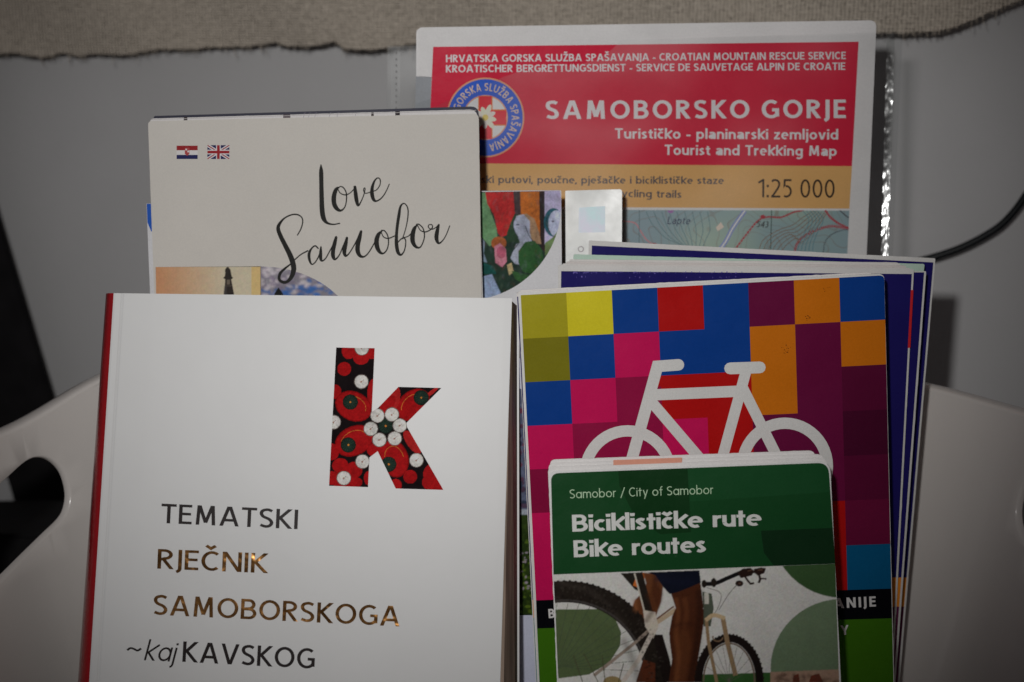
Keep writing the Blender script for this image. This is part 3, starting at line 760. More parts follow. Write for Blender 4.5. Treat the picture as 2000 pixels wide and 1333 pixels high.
ns.remove(b)
SF = Sheet(1250, 60, .7935, 7.5, -3)
sl = thing('plastic_sleeve', 'clear plastic sleeve with punched edge around the hiking map', 'sleeve', SM.p(1250, 720).to_tuple())
def film(name, sheet, tl, tr_, bl, br, wave=0, nx=40, ny=40, mat=M_FILM, seed=1, amp=.0006):
    f = bil(tl, tr_, br, bl); V, Fc = [], []; rg = random.Random(seed)
    for j in range(ny + 1):
        for i in range(nx + 1):
            x, y = f(i / nx, j / ny)
            V.append(sheet.p(x, y, amp * (math.sin(x / 53 + y / 90) + math.sin(y / 37 + seed)) + rg.uniform(-wave, wave)))
    for j in range(ny):
        for i in range(nx):
            a = j * (nx + 1) + i; Fc.append((a + nx + 1, a + nx + 2, a + 1, a))
    return mesh(name, V, Fc, mat, sl, smooth=True)
film('front_film', SF, (758, 92), (1762, 62), (752, 560), (1740, 560))
film('back_film', SM.moved(.005), (756, 90), (1764, 62), (752, 640), (1738, 640), seed=3)
# welded, crinkled right edge and the punched left strip
m, nt, b, ns, ls = newmat('crinkled_plastic_weld'); M_WELD = m
gl = ns.new('ShaderNodeBsdfGlossy'); gl.inputs['Roughness'].default_value = .14
tr = ns.new('ShaderNodeBsdfTransparent'); tr.inputs[0].default_value = (.82, .83, .82, 1); ms = ns.new('ShaderNodeMixShader'); ms.inputs[0].default_value = .065
bp = ns.new('ShaderNodeBump'); bp.inputs['Strength'].default_value = 1; bp.inputs['Distance'].default_value = .00032; n1 = noise(ns, ls, 110, 2, .5); ls.new(n1.outputs[0], bp.inputs['Height']); ls.new(bp.outputs[0], gl.inputs['Normal'])
ls.new(tr.outputs[0], ms.inputs[1]); ls.new(gl.outputs[0], ms.inputs[2]); ls.new(ms.outputs[0], ns['Material Output'].inputs[0]); ns.remove(b)
wc = at(1733, 500, .797); wh = ((CO - wc).normalized() + (LPOS - wc).normalized()).normalized()
SW = Sheet(1733, 440, .797, math.degrees(math.asin(wh.z)), math.degrees(math.atan2(wh.x, -wh.y)))
film('welded_edge', SW, (1732, 66), (1748, 66), (1719, 560), (1733, 560), .00006, 6, 90, M_WELD, 5, .0002)
film('punched_strip', SF, (764, 92), (782, 92), (760, 560), (778, 560), .00005, 4, 50, M_FILM, 6, .0002)
V, Fc = [], []
for k in range(38):
    y = 104 + k * 12; b0 = len(V); V += [SF.p(x, yy, .0012) for x, yy in disc(774 - k * .05, y, 1.6, 2.4, 8)]; Fc.append(tuple(range(b0 + 7, b0 - 1, -1)))
mesh('perforation', V, Fc, solid('perforation_dark', (.24, .24, .24), .6), sl)['kind'] = 'stuff'

# ================================================================== PAINTING BROCHURE
SP = Sheet(1020, 470, .776, 3, 0)
pb = thing('art_brochure', 'white brochure with a round cropped painting of women, between cream booklet and silver card', 'brochure', SP.p(1000, 1100).to_tuple())
b1 = SP.down((1100, 372), (1101, 560)); b0 = SP.down((900, 376), (900, 560))
slab(pb, 'cover', SP, rounded([(900, 374), (1096, 372), b1, b0], [0, 3, 0, 0]), .0016, M_SATIN, C(178, 178, 180, 1.9))
kp = 1.7
fP = lambda zx, zy: (900 + zx * .225, 320 + zy * .225)
def pp(*z): return [fP(*q) for q in z]
A_ = [(pp((150, 210), (560, 205), (550, 250), (150, 260)), C(20, 30, 15, kp)), (pp((150, 240), (900, 235), (900, 1180), (150, 1180)), C(40, 62, 52, kp)),
      (pp((170, 255), (215, 255), (260, 420), (310, 560), (320, 660), (250, 720), (170, 620)), C(105, 140, 105, kp)),
      (pp((212, 248), (460, 245), (470, 430), (430, 520), (400, 620), (350, 640), (320, 600), (290, 450), (230, 350)), C(160, 40, 42, kp)),
      (pp((455, 245), (515, 243), (520, 440), (470, 440)), C(75, 62, 65, kp)), (pp((515, 243), (680, 240), (690, 690), (600, 560), (520, 430)), C(165, 100, 40, kp)),
      (pp((680, 240), (728, 238), (730, 760), (690, 740)), C(48, 38, 40, kp)), (pp((728, 238), (900, 234), (880, 700), (728, 700)), C(165, 160, 185, kp)),
      (disc(*fP(805, 510), 19, 28, 20), C(35, 95, 110, kp)), (disc(*fP(830, 520), 16, 26, 20), C(165, 170, 190, kp)), (disc(*fP(800, 500), 3, 1.4, 10), C(60, 55, 80, kp)),
      (pp((730, 690), (800, 640), (860, 560), (900, 700), (730, 800)), C(110, 130, 90, kp)),
      (pp((400, 600), (450, 470), (470, 440), (600, 500), (640, 700), (560, 700), (480, 680), (400, 690)), C(45, 70, 50, kp)),
      (pp((470, 480), (500, 445), (570, 435), (640, 480), (680, 600), (700, 700), (640, 690), (590, 620), (560, 540)), C(150, 125, 100, kp)),
      (pp((455, 510), (480, 455), (545, 440), (600, 500), (600, 600), (620, 680), (520, 700), (490, 620), (460, 570)), C(150, 155, 170, kp)),
      (disc(*fP(495, 530), 3.5, 1.6, 10), C(80, 80, 100, kp)),
      (pp((430, 820), (480, 700), (540, 670), (560, 760), (520, 880), (470, 870)), C(150, 155, 168, kp)),
      (pp((500, 760), (560, 680), (640, 670), (700, 740), (720, 820), (680, 900), (620, 960), (540, 940), (500, 860)), C(50, 92, 52, kp)),
      (disc(*fP(330, 690), 15, 13), C(150, 90, 50, kp)), (pp((290, 720), (340, 690), (390, 740), (400, 850), (360, 900), (300, 860)), C(175, 120, 135, kp)),
      (disc(*fP(350, 770), 9, 12), C(160, 90, 110, kp)),
      (pp((400, 880), (440, 860), (460, 940), (420, 970)), C(175, 160, 125, kp)),
      (pp((190, 860), (290, 890), (310, 960), (190, 960)), C(20, 85, 80, kp)), (pp((185, 650), (210, 680), (200, 780), (230, 860), (185, 850)), C(120, 135, 150, kp)),
      (pp((190, 980), (270, 960), (350, 1130), (300, 1160), (190, 1170)), C(140, 155, 180, kp)),
      (pp((440, 930), (560, 960), (620, 970), (540, 1040), (470, 1000)), C(60, 100, 60, kp))]
for z in [((480, 460), (455, 520), (470, 590), (500, 640)), ((560, 540), (590, 620), (640, 690)), ((510, 680), (440, 780), (430, 840)), ((760, 440), (740, 520), (790, 620))]:
    A_ += strokes(catmull(pp(*z), 4), 1.3, C(35, 45, 55, 1.2))
rgp = random.Random(8)
for _ in range(420):                                  # loose brush marks over the flat areas
    x, y = rgp.uniform(938, 1096), rgp.uniform(370, 585); g = rgp.random()
    ca = [(.03, .05, .03, 1), (.14, .20, .12, 1), (.20, .22, .26, 1), (.22, .06, .04, 1), (.02, .03, .04, 1)][rgp.randrange(5)]
    A_.append((disc(x, y, rgp.uniform(2, 8), rgp.uniform(.7, 2.2), 8, rgp.uniform(40, 130)), ca, .22, 1.5))
cl = [(x, y) for x, y in disc(909, 400, 187, 187, 96)]
cv = cdt([([(941, 376), (1097, 373), (1097, 620), (941, 620)], 0)], None)
arcp = [(909 + 187 * math.cos(R(a)), 400 + 187 * math.sin(R(a))) for a in range(-7, 81, 3)]
photo(pb, 'painting_print', SP, A_, (936, 368, 1100, 590), [(936, 375.5), (1093, 373)] + [p for p in arcp if p[0] > 937] + [(936, 586)], 1.25, 1, .2, .35, M_SATIN, 1, 5)

# silver hologram card
ctr = at(1158, 440, .779); vv = (CO - ctr).normalized(); l_ = (LPOS - ctr).normalized(); hv = (vv + l_).normalized()
SCD = Sheet(1158, 440, .779, math.degrees(math.asin(hv.z)), math.degrees(math.atan2(hv.x, -hv.y)))
cd = thing('silver_card', 'small silvery card with a shimmering square sticker above the blue booklets', 'card', SCD.p(1158, 620).to_tuple())
slab(cd, 'card_body', SCD, rounded([(1104, 373), (1215, 370), (1214, 640), (1106, 640)], [2, 6, 0, 0]), .0012, M_CARD, C(178, 180, 178, 1.45))
m, nt, b, ns, ls = newmat('hologram_foil'); M_HOLO = m
n1 = noise(ns, ls, 130, 3); cr = ns.new('ShaderNodeValToRGB'); cr.color_ramp.elements[0].color = (.60, .80, .83, 1); cr.color_ramp.elements[1].color = (.75, .72, .85, 1); cr.color_ramp.elements[0].position = .35; cr.color_ramp.elements[1].position = .65
ls.new(n1.outputs[0], cr.inputs[0]); ls.new(cr.outputs[0], b.inputs['Base Color']); b.inputs['Metallic'].default_value = .1; b.inputs['Roughness'].default_value = .5
art(cd, 'hologram_sticker', SCD, [([(1131, 406), (1182, 403), (1182, 454), (1130, 455)], (1, 1, 1, 1))], None, M_HOLO)
art(cd, 'ring_print', SCD, strokes(arc(1134.5, 487, 5, 5, 0, 360), 2.2, C(120, 112, 115, 1.4)), None, M_CARD)

# ================================================================== BLUE BORDERED BROCHURES
NAVY = (.017, .013, .14, 1); PWH = (.78, .77, .75, 1)
def booklet(name, label, sheet, outline, rad, thick, border, blue, low=True, jag=.5, mat=M_GLOSS, groups='navy brochures stacked behind the bicycle brochure', n=None):
    """outline = (tl, tr, left lower point, right lower point)"""
    tl, tr2, ll, rl = outline
    bl = sheet.down(tl, ll); br = sheet.down(tr2, rl)
    o = thing(name, label, 'brochure', ((sheet.p(*bl) + sheet.p(*br)) / 2).to_tuple(), groups)
    slab(o, 'cover', sheet, rounded([tl, tr2, br, bl], [rad, rad, 0, 0]), .0003, mat, PWH, jag=jag)
    # pages behind, a touch inset
    ins = [(tl[0] + 4, tl[1] + 2), (tr2[0] - 3, tr2[1] + 2), (br[0] - 3, br[1]), (bl[0] + 4, bl[1])]
    slab(o, 'page_block', sheet.moved(.00035), rounded(ins, [rad, rad, 0, 0]), thick, M_PAPER)
    if blue:
        bx, by = border
        q = [(tl[0] + bx, tl[1] + by), (tr2[0] - 4, tr2[1] + by * .8), (br[0] - 4, br[1]), (bl[0] + bx, bl[1])]
        art(o, 'cover_print', sheet, [(q, NAVY)], q, mat)
        if low:
            art(o, 'orange_band', sheet, [([(900, 1131), (1900, 1128), (1900, 1185), (900, 1188)], C(190, 115, 40, 2.2))], q, mat, 2)
            art(o, 'purple_band', sheet, [([(900, 1188), (1900, 1185), (1900, 3000), (900, 3000)], C(90, 35, 70, 2.2))], q, mat, 2)
    return o
SB = Sheet(1480, 600, .766, 4, 0)
booklet('blue_brochure', 'navy brochure with a thin white border, the farthest back and highest of the blue stack', SB, ((1150, 470), (1827, 505), (1140, 900), (1757, 1333)), 3, .0015, (6, 10), True)
booklet('blue_brochure', 'navy brochure showing only a thin strip inside the right edge of the farthest blue one', Sheet(1480, 600, .7535, 4, 0), ((1300, 530), (1809, 530), (1290, 900), (1759, 1200)), 3, .0010, (6, 3), True)
SB2 = Sheet(1480, 600, .7585, 4, 0)
o = booklet('green_tinted_booklet', 'pale green booklet lying between the two navy brochures, only its top edge showing', SB2, ((1120, 497), (1806, 516), (1112, 900), (1745, 1000)), 4, .0012, (0, 0), False, mat=M_SATIN, groups=None)
for c in o.children:
    if c.name.startswith('cover'):
        for d in c.data.color_attributes['ink'].data: d.color = C(165, 182, 172, 1.6)
SB3 = Sheet(1480, 600, .7555, 4, 0)
for k, (a, b_) in enumerate([((1112, 507), (1760, 513)), ((1106, 511), (1772, 519)), ((1098, 515), (1780, 524))]):
    s_ = SB3.moved(-.0008 * k)
    tl, tr2 = a, b_; bl = s_.down(tl, (tl[0] - 8, 900)); br = s_.down(tr2, (tr2[0] - 60, 1100))
    q = slab(None, 'white_leaflet', s_, rounded([tl, tr2, br, bl], [4, 12 - 3 * k, 0, 0]), .0005, M_SATIN, C(190 - 6 * (k == 1), 188 - 8 * (k == 1), 186 - 8 * (k == 1), 1.5), jag=.8)
    tag(q, ['white leaflet whose top edge shows just under the pale green booklet', 'slightly greyer white leaflet, middle one of three between green booklet and front navy brochure', 'white leaflet lying directly behind the front navy brochure'][k], 'leaflet', 'white leaflets between the navy brochures')
SB4 = Sheet(1480, 600, .7515, 4, 0)
o = booklet('blue_brochure', 'navy brochure directly behind the coloured bicycle brochure, red mark on its right edge', SB4, ((1090, 518), (1785, 526), (1086, 900), (1758, 1050)), 3, .0014, (6, 12), True)
art(o, 'red_edge_mark', SB4, [([(1779, 567), (1784, 567), (1778, 680), (1773, 680)], C(165, 40, 45, 2.0))], None, M_GLOSS, 2)
rg = random.Random(9)
art(o, 'worn_flecks', SB4, [(disc(1120 + rg.random() ** 1.6 * 330, 531.5 + rg.random() * 2.5 + (rg.random() < .12) * 9, rg.uniform(.4, 1.1), rg.uniform(.5, 1.8), 6), C(110, 100, 165, 1.4)) for _ in range(110)], None, M_GLOSS, 2)

# town photo brochure seen in the gap
SG = Sheet(1020, 1000, .752, 5, 0)
gp = thing('photo_brochure', 'white brochure with a green village photo in the gap between dictionary and bicycle brochure', 'brochure', SG.p(1020, 1600).to_tuple())
slab(gp, 'cover', SG, [(940, 700), (1085, 700), SG.down((1085, 700), (1090, 1300)), SG.down((940, 700), (945, 1300))], .002, M_SATIN, C(170, 172, 185, 1.8))
rg = random.Random(4); pq = [(quad(950, 760, 1080, 1003), C(95, 100, 120, 1.6)), (quad(950, 1004, 1080, 1202), C(45, 62, 22, 1.8)), (quad(950, 995, 1080, 1006), C(150, 155, 165, 1.6))]
for _ in range(170):
    g = rg.random(); pq.append((disc(rg.uniform(985, 1050), rg.uniform(1012, 1200), rg.uniform(2, 6), rg.uniform(2, 5), 7), C(30 + 70 * g, 45 + 75 * g, 15 + 25 * g, 1.8)))
for _ in range(40): pq.append((disc(rg.uniform(985, 1050), rg.uniform(1075, 1160), rg.uniform(1.5, 4), rg.uniform(1.5, 3), 6), C(150, 140, 150, 1.6)))
for _ in range(60): pq.append((disc(rg.uniform(985, 1050), rg.uniform(770, 990), rg.uniform(3, 8), rg.uniform(3, 9), 7), C(60 + 60 * rg.random(), 70, 90, 1.4)))
photo(gp, 'village_photo', SG, pq, (990, 758, 1056, 1204), quad(992, 760, 1054, 1202), 1.6, 1, .25, .3, M_SATIN, 1, 6)

# ================================================================== BICYCLE BROCHURE (pixel squares)
SX = Sheet(1370, 850, .738, 5, 0)
s_ = SX.moved(.0035)
o = thing('bicycle_brochure', 'rear copy of the coloured-square brochure, its blue left edge peeking out', 'brochure', s_.p(1370, 1600).to_tuple(), 'brochures with coloured squares')
tl, tr2 = (1009, 572), (1712, 536); bl = s_.down(tl, (1041, 1225)); br = s_.down(tr2, (1742, 1300))
slab(o, 'cover', s_, rounded([tl, tr2, br, bl], [4, 12, 0, 0]), .0022, M_GLOSS, C(198, 196, 194, 1.5), jag=.6)
art(o, 'edge_print', s_, [([(1010, 580), (1060, 578), (1090, 1170), (1040, 1172)], NAVY), ([(1040, 1172), (1090, 1170), (1092, 1205), (1042, 1207)], C(190, 120, 50, 2.0)), ([(1042, 1207), (1092, 1205), (1110, 1500), (1056, 1500)], C(30, 105, 120, 2.0))], None, M_GLOSS)
for k, (a, b_) in enumerate([((1016, 567), (1704, 532)), ((1012, 570), (1716, 535))]):
    q = SX.moved(.0028 - .0012 * k); bl = q.down(a, (a[0] + 32, 1225)); br = q.down(b_, (b_[0] + 18, 1300))
    e_ = slab(None, 'white_insert', q, rounded([a, b_, br, bl], [3, 10, 0, 0]), .0007, M_SATIN, C(200, 198, 196, 1.5), jag=.8)
    tag(e_, ['taller white insert sheet poking up behind the bicycle brochure', 'white insert sheet tucked right against the back of the bicycle brochure'][k], 'sheet', 'white inserts of the bicycle brochure')
bb = thing('bicycle_brochure', 'front brochure of coloured squares with a white bicycle symbol', 'brochure', SX.p(1370, 1600).to_tuple(), 'brochures with coloured squares')
bl = SX.down((1012, 573), (1044, 1225)); br = SX.down((1728, 536), (1746, 1300))
slab(bb, 'cover', SX, rounded([(1012, 573), (1727, 535), br, bl], [4, 12, 0, 0]), .0006, M_GLOSS, C(200, 200, 198, 1.5), jag=.5)
g = bil((1017, 577), (1728, 537), (1742, 1150), (1047, 1173))
OL, YE, BU, RD, PU, OG = (.45, .40, .018, 1), (.78, .68, .025, 1), (.005, .055, .30, 1), (.52, .008, .008, 1), (.16, .007, .055, 1), (.70, .19, .008, 1)
DO, MG, DM, DP, XP, CB = (.23, .21, .01, 1), (.66, .009, .11, 1), (.34, .008, .065, 1), (.12, .006, .04, 1), (.08, .005, .03, 1), (.003, .12, .28, 1)
M2 = (.28, .007, .055, 1); MP = (.17, .008, .05, 1)
grid = [[OL, YE, BU, RD, BU, PU, OG, BU], [DO, BU, MG, BU, BU, OG, PU, OG], [BU, MG, DM, RD, RD, OG, PU, DP], [MG, DM, DM, MG, RD, PU, PU, XP],
        [M2, MG, DM, RD, RD, PU, PU, DP], [MG, MG, DM, RD, RD, PU, RD, MP], [MG, DM, DM, RD, RD, PU, RD, CB]]
pq = []
for j, row in enumerate(grid):
    for i, c in enumerate(row):
        pq.append(([g(i / 8, j / 7), g((i + 1) / 8, j / 7), g((i + 1) / 8, (j + 1) / 7), g(i / 8, (j + 1) / 7)], c))
pq.append(([g(0, 1), g(1, 1), (1744, 1208), (1049, 1228)], C(14, 14, 22, 1.3)))
pq.append(([(1049, 1228), (1744, 1208), (br[0] - 1, br[1]), (bl[0] + 3, bl[1])], (.06, .20, .008, 1)))
# the red trapezium behind the frame
pq.append(([(1288, 738), (1446, 731), (1440, 748), (1284, 756)], RD))
cl = rounded([(1016, 577), (1727, 538), (br[0] - 2, br[1] - 2), (bl[0] + 4, bl[1] - 2)], [0, 10, 0, 0])
art(bb, 'coloured_squares', SX, pq, cl, M_GLOSS)
WB = (.80, .80, .78, 1)
bk = strokes([(1325, 713), (1284, 716), (1232, 905)], 22.5, WB) + [(disc(1325, 713, 11.2), WB)]
bk += strokes([(1426, 720), (1484, 718)], 23, WB, True)
bk += strokes([(1458, 722), (1408, 905)], 21, WB) + strokes([(1270, 772), (1455, 764)], 22, WB)
bk += strokes([(1273, 786), (1372, 902)], 21, WB) + strokes([(1450, 757), (1524, 905)], 21, WB)
bk += strokes(arc(1226, 925, 83, 83, 0, 360, 48), 22, WB) + strokes(arc(1533, 911, 83, 84, 0, 360, 48), 22, WB)
art(bb, 'bicycle_symbol', SX, bk, None, M_GLOSS, 2)
WL = (.82, .81, .80, 1)
text(bb, 'band_lettering', SX, 'ANIJE', (1629, 1189), (1711, 1185), 20, .19, WL, M_GLOSS, track=.22)
text(bb, 'band_lettering', SX, 'B', (1072, 1208), (1084, 1207), 18, .19, WL, M_GLOSS)
text(bb, 'county_lettering', SX, 'Y', (1643, 1241), (1658, 1240), 19, .17, WL, M_GLOSS)
rg = random.Random(2)
art(bb, 'scuff_marks', SX, [(disc(x + rg.uniform(-7, 7), y + rg.uniform(-6, 6), rg.uniform(.4, 1.5), rg.uniform(.4, 1), 6), C(110, 62, 20, 1.2)) for x, y in [(1533, 685)] * 12 + [(1576, 622)] * 9 + [(1615, 565)] * 5 + [(1542, 676)] * 6], None, M_GLOSS, 3)

# ================================================================== GREEN ROUTES LEAFLET
SR = Sheet(1350, 1100, .706, 11, 0)
for k, (a, b_) in enumerate([((1074, 898), (1592, 880)), ((1071, 905), (1608, 887)), ((1070, 912), (1614, 894))]):
    q = SR.moved(.0030 - .0009 * k); bl = q.down(a, (a[0] + 18, 1333)); br = q.down(b_, (b_[0] + 24, 1333))
    o = slab(None, 'folded_leaflet', q, rounded([a, b_, br, bl], [12, 14, 0, 0], 6), .0007, M_SATIN, C(205, 203, 202, 1.45), jag=.9)
    tag(o, ['highest white folded sheet behind the green leaflet, with a salmon patch on its edge', 'white folded sheet, middle one of three behind the green leaflet', 'white folded sheet touching the back of the green leaflet'][k], 'leaflet', 'white folded sheets behind the green leaflet')
    if k == 2: art(o, 'salmon_patch', q, [([(1198, 899), (1332, 894), (1332, 904), (1198, 909)], C(215, 160, 140, 1.3))], None, M_SATIN)
rl = thing('routes_leaflet', 'green leaflet with rounded corners and a cyclist photo, in front at lower right', 'leaflet', SR.p(1350, 1900).to_tuple())
bl = SR.down((1072, 925), (1089, 1333)); br = SR.down((1622, 903), (1643, 1333))
slab(rl, 'cover', SR, rounded([(1072, 921), (1621, 901), br, bl], [16, 24, 0, 0], 6), .0005, M_GLOSS, C(205, 205, 203, 1.5), jag=.4)
cl = rounded([(1076, 925), (1618, 904), (1639, 1333 + 200), (1098, 1333 + 200)], [16, 22, 0, 0], 6)
kg = 1.75
fz = lambda zx, zy: (1000 + zx * .4, 1000 + zy * .4)
def zz(*q): return [fz(*p) for p in q]
GD, GX = (.010, .072, .020, 1), (.007, .035, .012, 1)
PHW = (.78, .77, .73, 1)
G1, G2 = (.055, .12, .042, 1), (.19, .27, .16, 1)
top = [([(1070, 900), (1640, 880), (1640, 1101), (1070, 1123)], GD), ([(1207, 915), (1342, 905), (1350, 1040), (1290, 1044), (1240, 1010), (1210, 950)], (.007, .047, .012, 1)),
       ([(1486, 1037), (1640, 1031), (1640, 1102), (1512, 1106), (1492, 1080)], GX), ([(1342, 905), (1640, 890), (1640, 960), (1348, 980)], (.013, .085, .026, 1))]
BRN, BR2, TY, TN = (.085, .024, .010, 1), (.17, .055, .02, 1), (.022, .016, .012, 1), (.36, .24, .13, 1)
ph = [([(1070, 1123), (1640, 1101), (1660, 1540), (1090, 1540)], PHW)]
ph += [(disc(1645, 1030, 140, 138, 48), G1), (disc(1645, 1306, 140, 136, 48), G2)]
ph += [(quad(1085, 1191, 1212, 1325), PHW)]
ph += [([(1085, 1191), (1170, 1190), (1200, 1205), (1213, 1235), (1211, 1262), (1190, 1295), (1150, 1318), (1088, 1326)], (.11, .155, .065, 1))]
ph += [([(1370, 1318), (1505, 1314), (1505, 1540), (1370, 1540)], C(60, 96, 52, kg)), ([(1505, 1313), (1660, 1307), (1660, 1540), (1505, 1540)], C(150, 128, 112, kg))]
ph += [(zz((1375, 800), (1400, 790), (1405, 832), (1370, 832)), C(110, 60, 45, kg)), (zz((1460, 800), (1500, 790), (1520, 832), (1450, 832)), C(110, 60, 45, kg))]
# rear leg, bike, front leg, wheels
ph += [(zz((530, 300), (640, 296), (650, 400), (600, 380)), C(40, 36, 30, kg)), (zz((590, 360), (612, 300), (650, 298), (640, 380)), C(170, 100, 45, kg))]
ph += [(zz((640, 298), (705, 300), (738, 365), (728, 440), (700, 520), (655, 560), (600, 540), (586, 470), (600, 430), (640, 390), (655, 350)), BR2, 1, 1)]
ph += [(zz((690, 296), (700, 320), (735, 400), (728, 440), (710, 480), (680, 400)), BRN, .8, 5)]
for rr, c in ((197, TY), (160, C(70, 66, 64, kg)), (155, None)):
    if c: ph += strokes(arc(1104, 1333, rr - (20 if rr > 170 else 0), rr - (20 if rr > 170 else 0), 10, -110, 40), 42 if rr > 170 else 4, c)
for k in range(34):
    a = R(-5 + 3.3 * k); ph.append((disc(1104 + 197 * math.cos(a), 1333 + 0 - 197 * math.sin(a), 3.6, 3, 6), TY))
for k in range(14):
    a = R(8 + k * 8); ph += strokes([(1104 + 30 * math.cos(a + 1), 1333 - 30 * math.sin(a + 1)), (1104 + 155 * math.cos(a), 1333 - 155 * math.sin(a))], .9, C(75, 85, 70, kg))
ph += strokes(zz((618, 298), (672, 500)), 15, TY) + strokes(zz((598, 300), (650, 500)), 3, C(170, 165, 155, kg))
ph += [(zz((690, 600), (735, 600), (770, 720), (790, 832), (740, 832), (715, 740)), C(34, 26, 24, kg))]
ph += [(zz((640, 720), (700, 740), (700, 832), (605, 832)), C(90, 50, 32, kg))]
ph += strokes(zz((700, 545), (800, 478)), 9, C(165, 150, 130, kg)) + strokes(zz((705, 525), (790, 462)), 3, C(110, 80, 60, kg))
ph += strokes(zz((690, 560), (600, 640), (400, 800)), 6, C(140, 128, 118, kg)) + strokes(zz((690, 580), (620, 720), (540, 832)), 9, C(175, 168, 160, kg))
ph += [(zz((640, 480), (700, 490), (715, 560), (690, 620), (650, 560)), C(175, 168, 158, kg))]
ph += [(zz((775, 395), (920, 345), (934, 460), (936, 540), (925, 620), (905, 740), (890, 832), (765, 832), (782, 720), (770, 630), (768, 590), (782, 510), (800, 470)), BRN)]
ph += [(zz((800, 600), (850, 560), (880, 640), (860, 760), (850, 832), (800, 832), (806, 720)), BR2, .55, 9)]
ph += [(zz((660, 296), (915, 286), (922, 345), (870, 368), (810, 392), (770, 402), (740, 370), (700, 310)), C(20, 24, 40, kg))]
ph += [(zz((930, 390), (975, 400), (985, 470), (970, 560), (935, 560), (935, 480)), C(85, 92, 80, kg)), (zz((938, 395), (960, 395), (962, 450), (940, 450)), C(170, 168, 160, kg))]
ph += strokes(catmull(zz((930, 352), (990, 350), (1050, 325), (1120, 295)), 4), 8, C(24, 22, 24, kg))
HBR = C(46, 30, 26, kg)
ph += [(disc(*fz(985, 346), 6, 9, 10), TY), (disc(*fz(938, 352), 5, 8, 10), TY), (disc(*fz(1110, 350), 8, 6, 12), HBR), (disc(*fz(1112, 350), 3, 2, 8), C(90, 70, 60, kg)),
       (zz((1100, 300), (1125, 278), (1165, 274), (1185, 290), (1170, 312), (1140, 318), (1118, 325)), HBR), (zz((1180, 280), (1215, 272), (1240, 276), (1232, 300), (1200, 312), (1185, 300)), HBR)]
ph += strokes(zz((1130, 305), (1150, 335), (1165, 352), (1182, 348)), 4, HBR) + strokes(zz((1205, 300), (1212, 330), (1204, 348)), 4.5, HBR) + strokes(zz((1212, 325), (1242, 328)), 3, HBR) + strokes(zz((1165, 295), (1195, 292)), 5, HBR)
ph += strokes(zz((1150, 290), (1172, 284)), 2, C(96, 74, 60, kg)) + strokes(zz((1200, 285), (1225, 283)), 2, C(96, 74, 60, kg))
ph += strokes(catmull(zz((1100, 355), (1060, 400), (1010, 480)), 4), 1.2, C(100, 95, 90, kg)) + strokes(catmull(zz((950, 370), (1020, 400), (1000, 480), (960, 520)), 4), 1.2, C(110, 105, 100, kg))
ph += strokes(arc(1424, 1333, 60, 86, 0, -180, 30), 15, C(34, 26, 24, kg)) + [(disc(1424 + 67 * math.cos(R(a)), 1333 - 93 * math.sin(R(a)), 2.4, 2.4, 6), TY) for a in range(5, 178, 6)]
ph += strokes(arc(1424, 1333, 50, 76, 0, -180, 30), 3, C(110, 96, 84, kg))
ph += strokes(zz((948, 520), (960, 640), (1000, 832)), 6.5, TN) + strokes(zz((1030, 520), (1052, 640), (1092, 800)), 9, TN) + strokes(catmull(zz((945, 530), (985, 505), (1040, 520)), 4), 8, C(170, 152, 125, kg))
ph += strokes(arc(*fz(1005, 610), 10, 9, 10, 190), 2.4, C(120, 100, 80, kg))
for k in range(9): ph += strokes([(1424, 1333), (1424 + 48 * math.cos(R(20 + 17 * k)), 1333 - 74 * math.sin(R(20 + 17 * k)))], .7, C(100, 95, 88, kg))
ph += [(disc(*fz(490, 832), 18, 12, 16), C(140, 125, 90, kg))]
for a, b_ in [((300, 700), (345, 832)), ((350, 690), (420, 832)), ((440, 700), (455, 832)), ((545, 740), (520, 832))]: ph += strokes(zz(a, b_), 1.6, C(80, 80, 60, kg))
seam = [(1070, 1123), (1660, 1100), (1680, 1540), (1090, 1540)]
def shade(pts, w, col, op, fe): ph.extend((q, col, op, fe) for q in stroke(catmull(zz(*pts), 4), w))
shade([(800, 420), (812, 500), (800, 600), (812, 700), (800, 832)], 8, (.30, .10, .035, 1), .45, 5)
shade([(912, 380), (918, 480), (905, 620), (885, 760), (870, 832)], 12, (.03, .010, .006, 1), .7, 6)
shade([(842, 420), (852, 500), (840, 560)], 9, (.22, .07, .025, 1), .5, 5)
shade([(780, 560), (850, 545), (925, 560)], 7, (.05, .015, .008, 1), .5, 4)
shade([(660, 400), (690, 470), (650, 540)], 8, (.08, .025, .01, 1), .6, 5)
shade([(600, 430), (604, 490)], 7, (.42, .16, .06, 1), .5, 4)
shade([(700, 320), (800, 345), (880, 340)], 12, (.008, .010, .028, 1), .7, 6)
shade([(540, 620), (590, 720), (620, 832)], 12, (.05, .035, .025, 1), .5, 8)
shade([(230, 345), (400, 400), (560, 560)], 9, (.075, .06, .05, 1), .35, 6)
rgp = random.Random(5)
for _ in range(260):
    a = R(rgp.uniform(-4, 108)); r = rgp.uniform(160, 196)
    ph.append((disc(1104 + r * math.cos(a), 1333 - r * math.sin(a), rgp.uniform(1.5, 3.5), rgp.uniform(1, 2.2), 6, -math.degrees(a)), (.008, .006, .005, 1) if rgp.random() < .6 else (.06, .05, .04, 1), .6, 1))
for _ in range(60):
    x, y = rgp.uniform(1515, 1640), rgp.uniform(1318, 1345); ph.append((disc(x, y, rgp.uniform(2, 7), rgp.uniform(2, 5), 8), (.10, .05, .035, 1), .4, 2))
photo(rl, 'cyclist_photo', SR, ph, (1078, 1098, 1646, 1368), [(1081, 1122.7), (1631, 1101.6), (1640, 1362), (1092, 1362)], 1.3, 1, .09, .05, M_GLOSS, 1, 3)
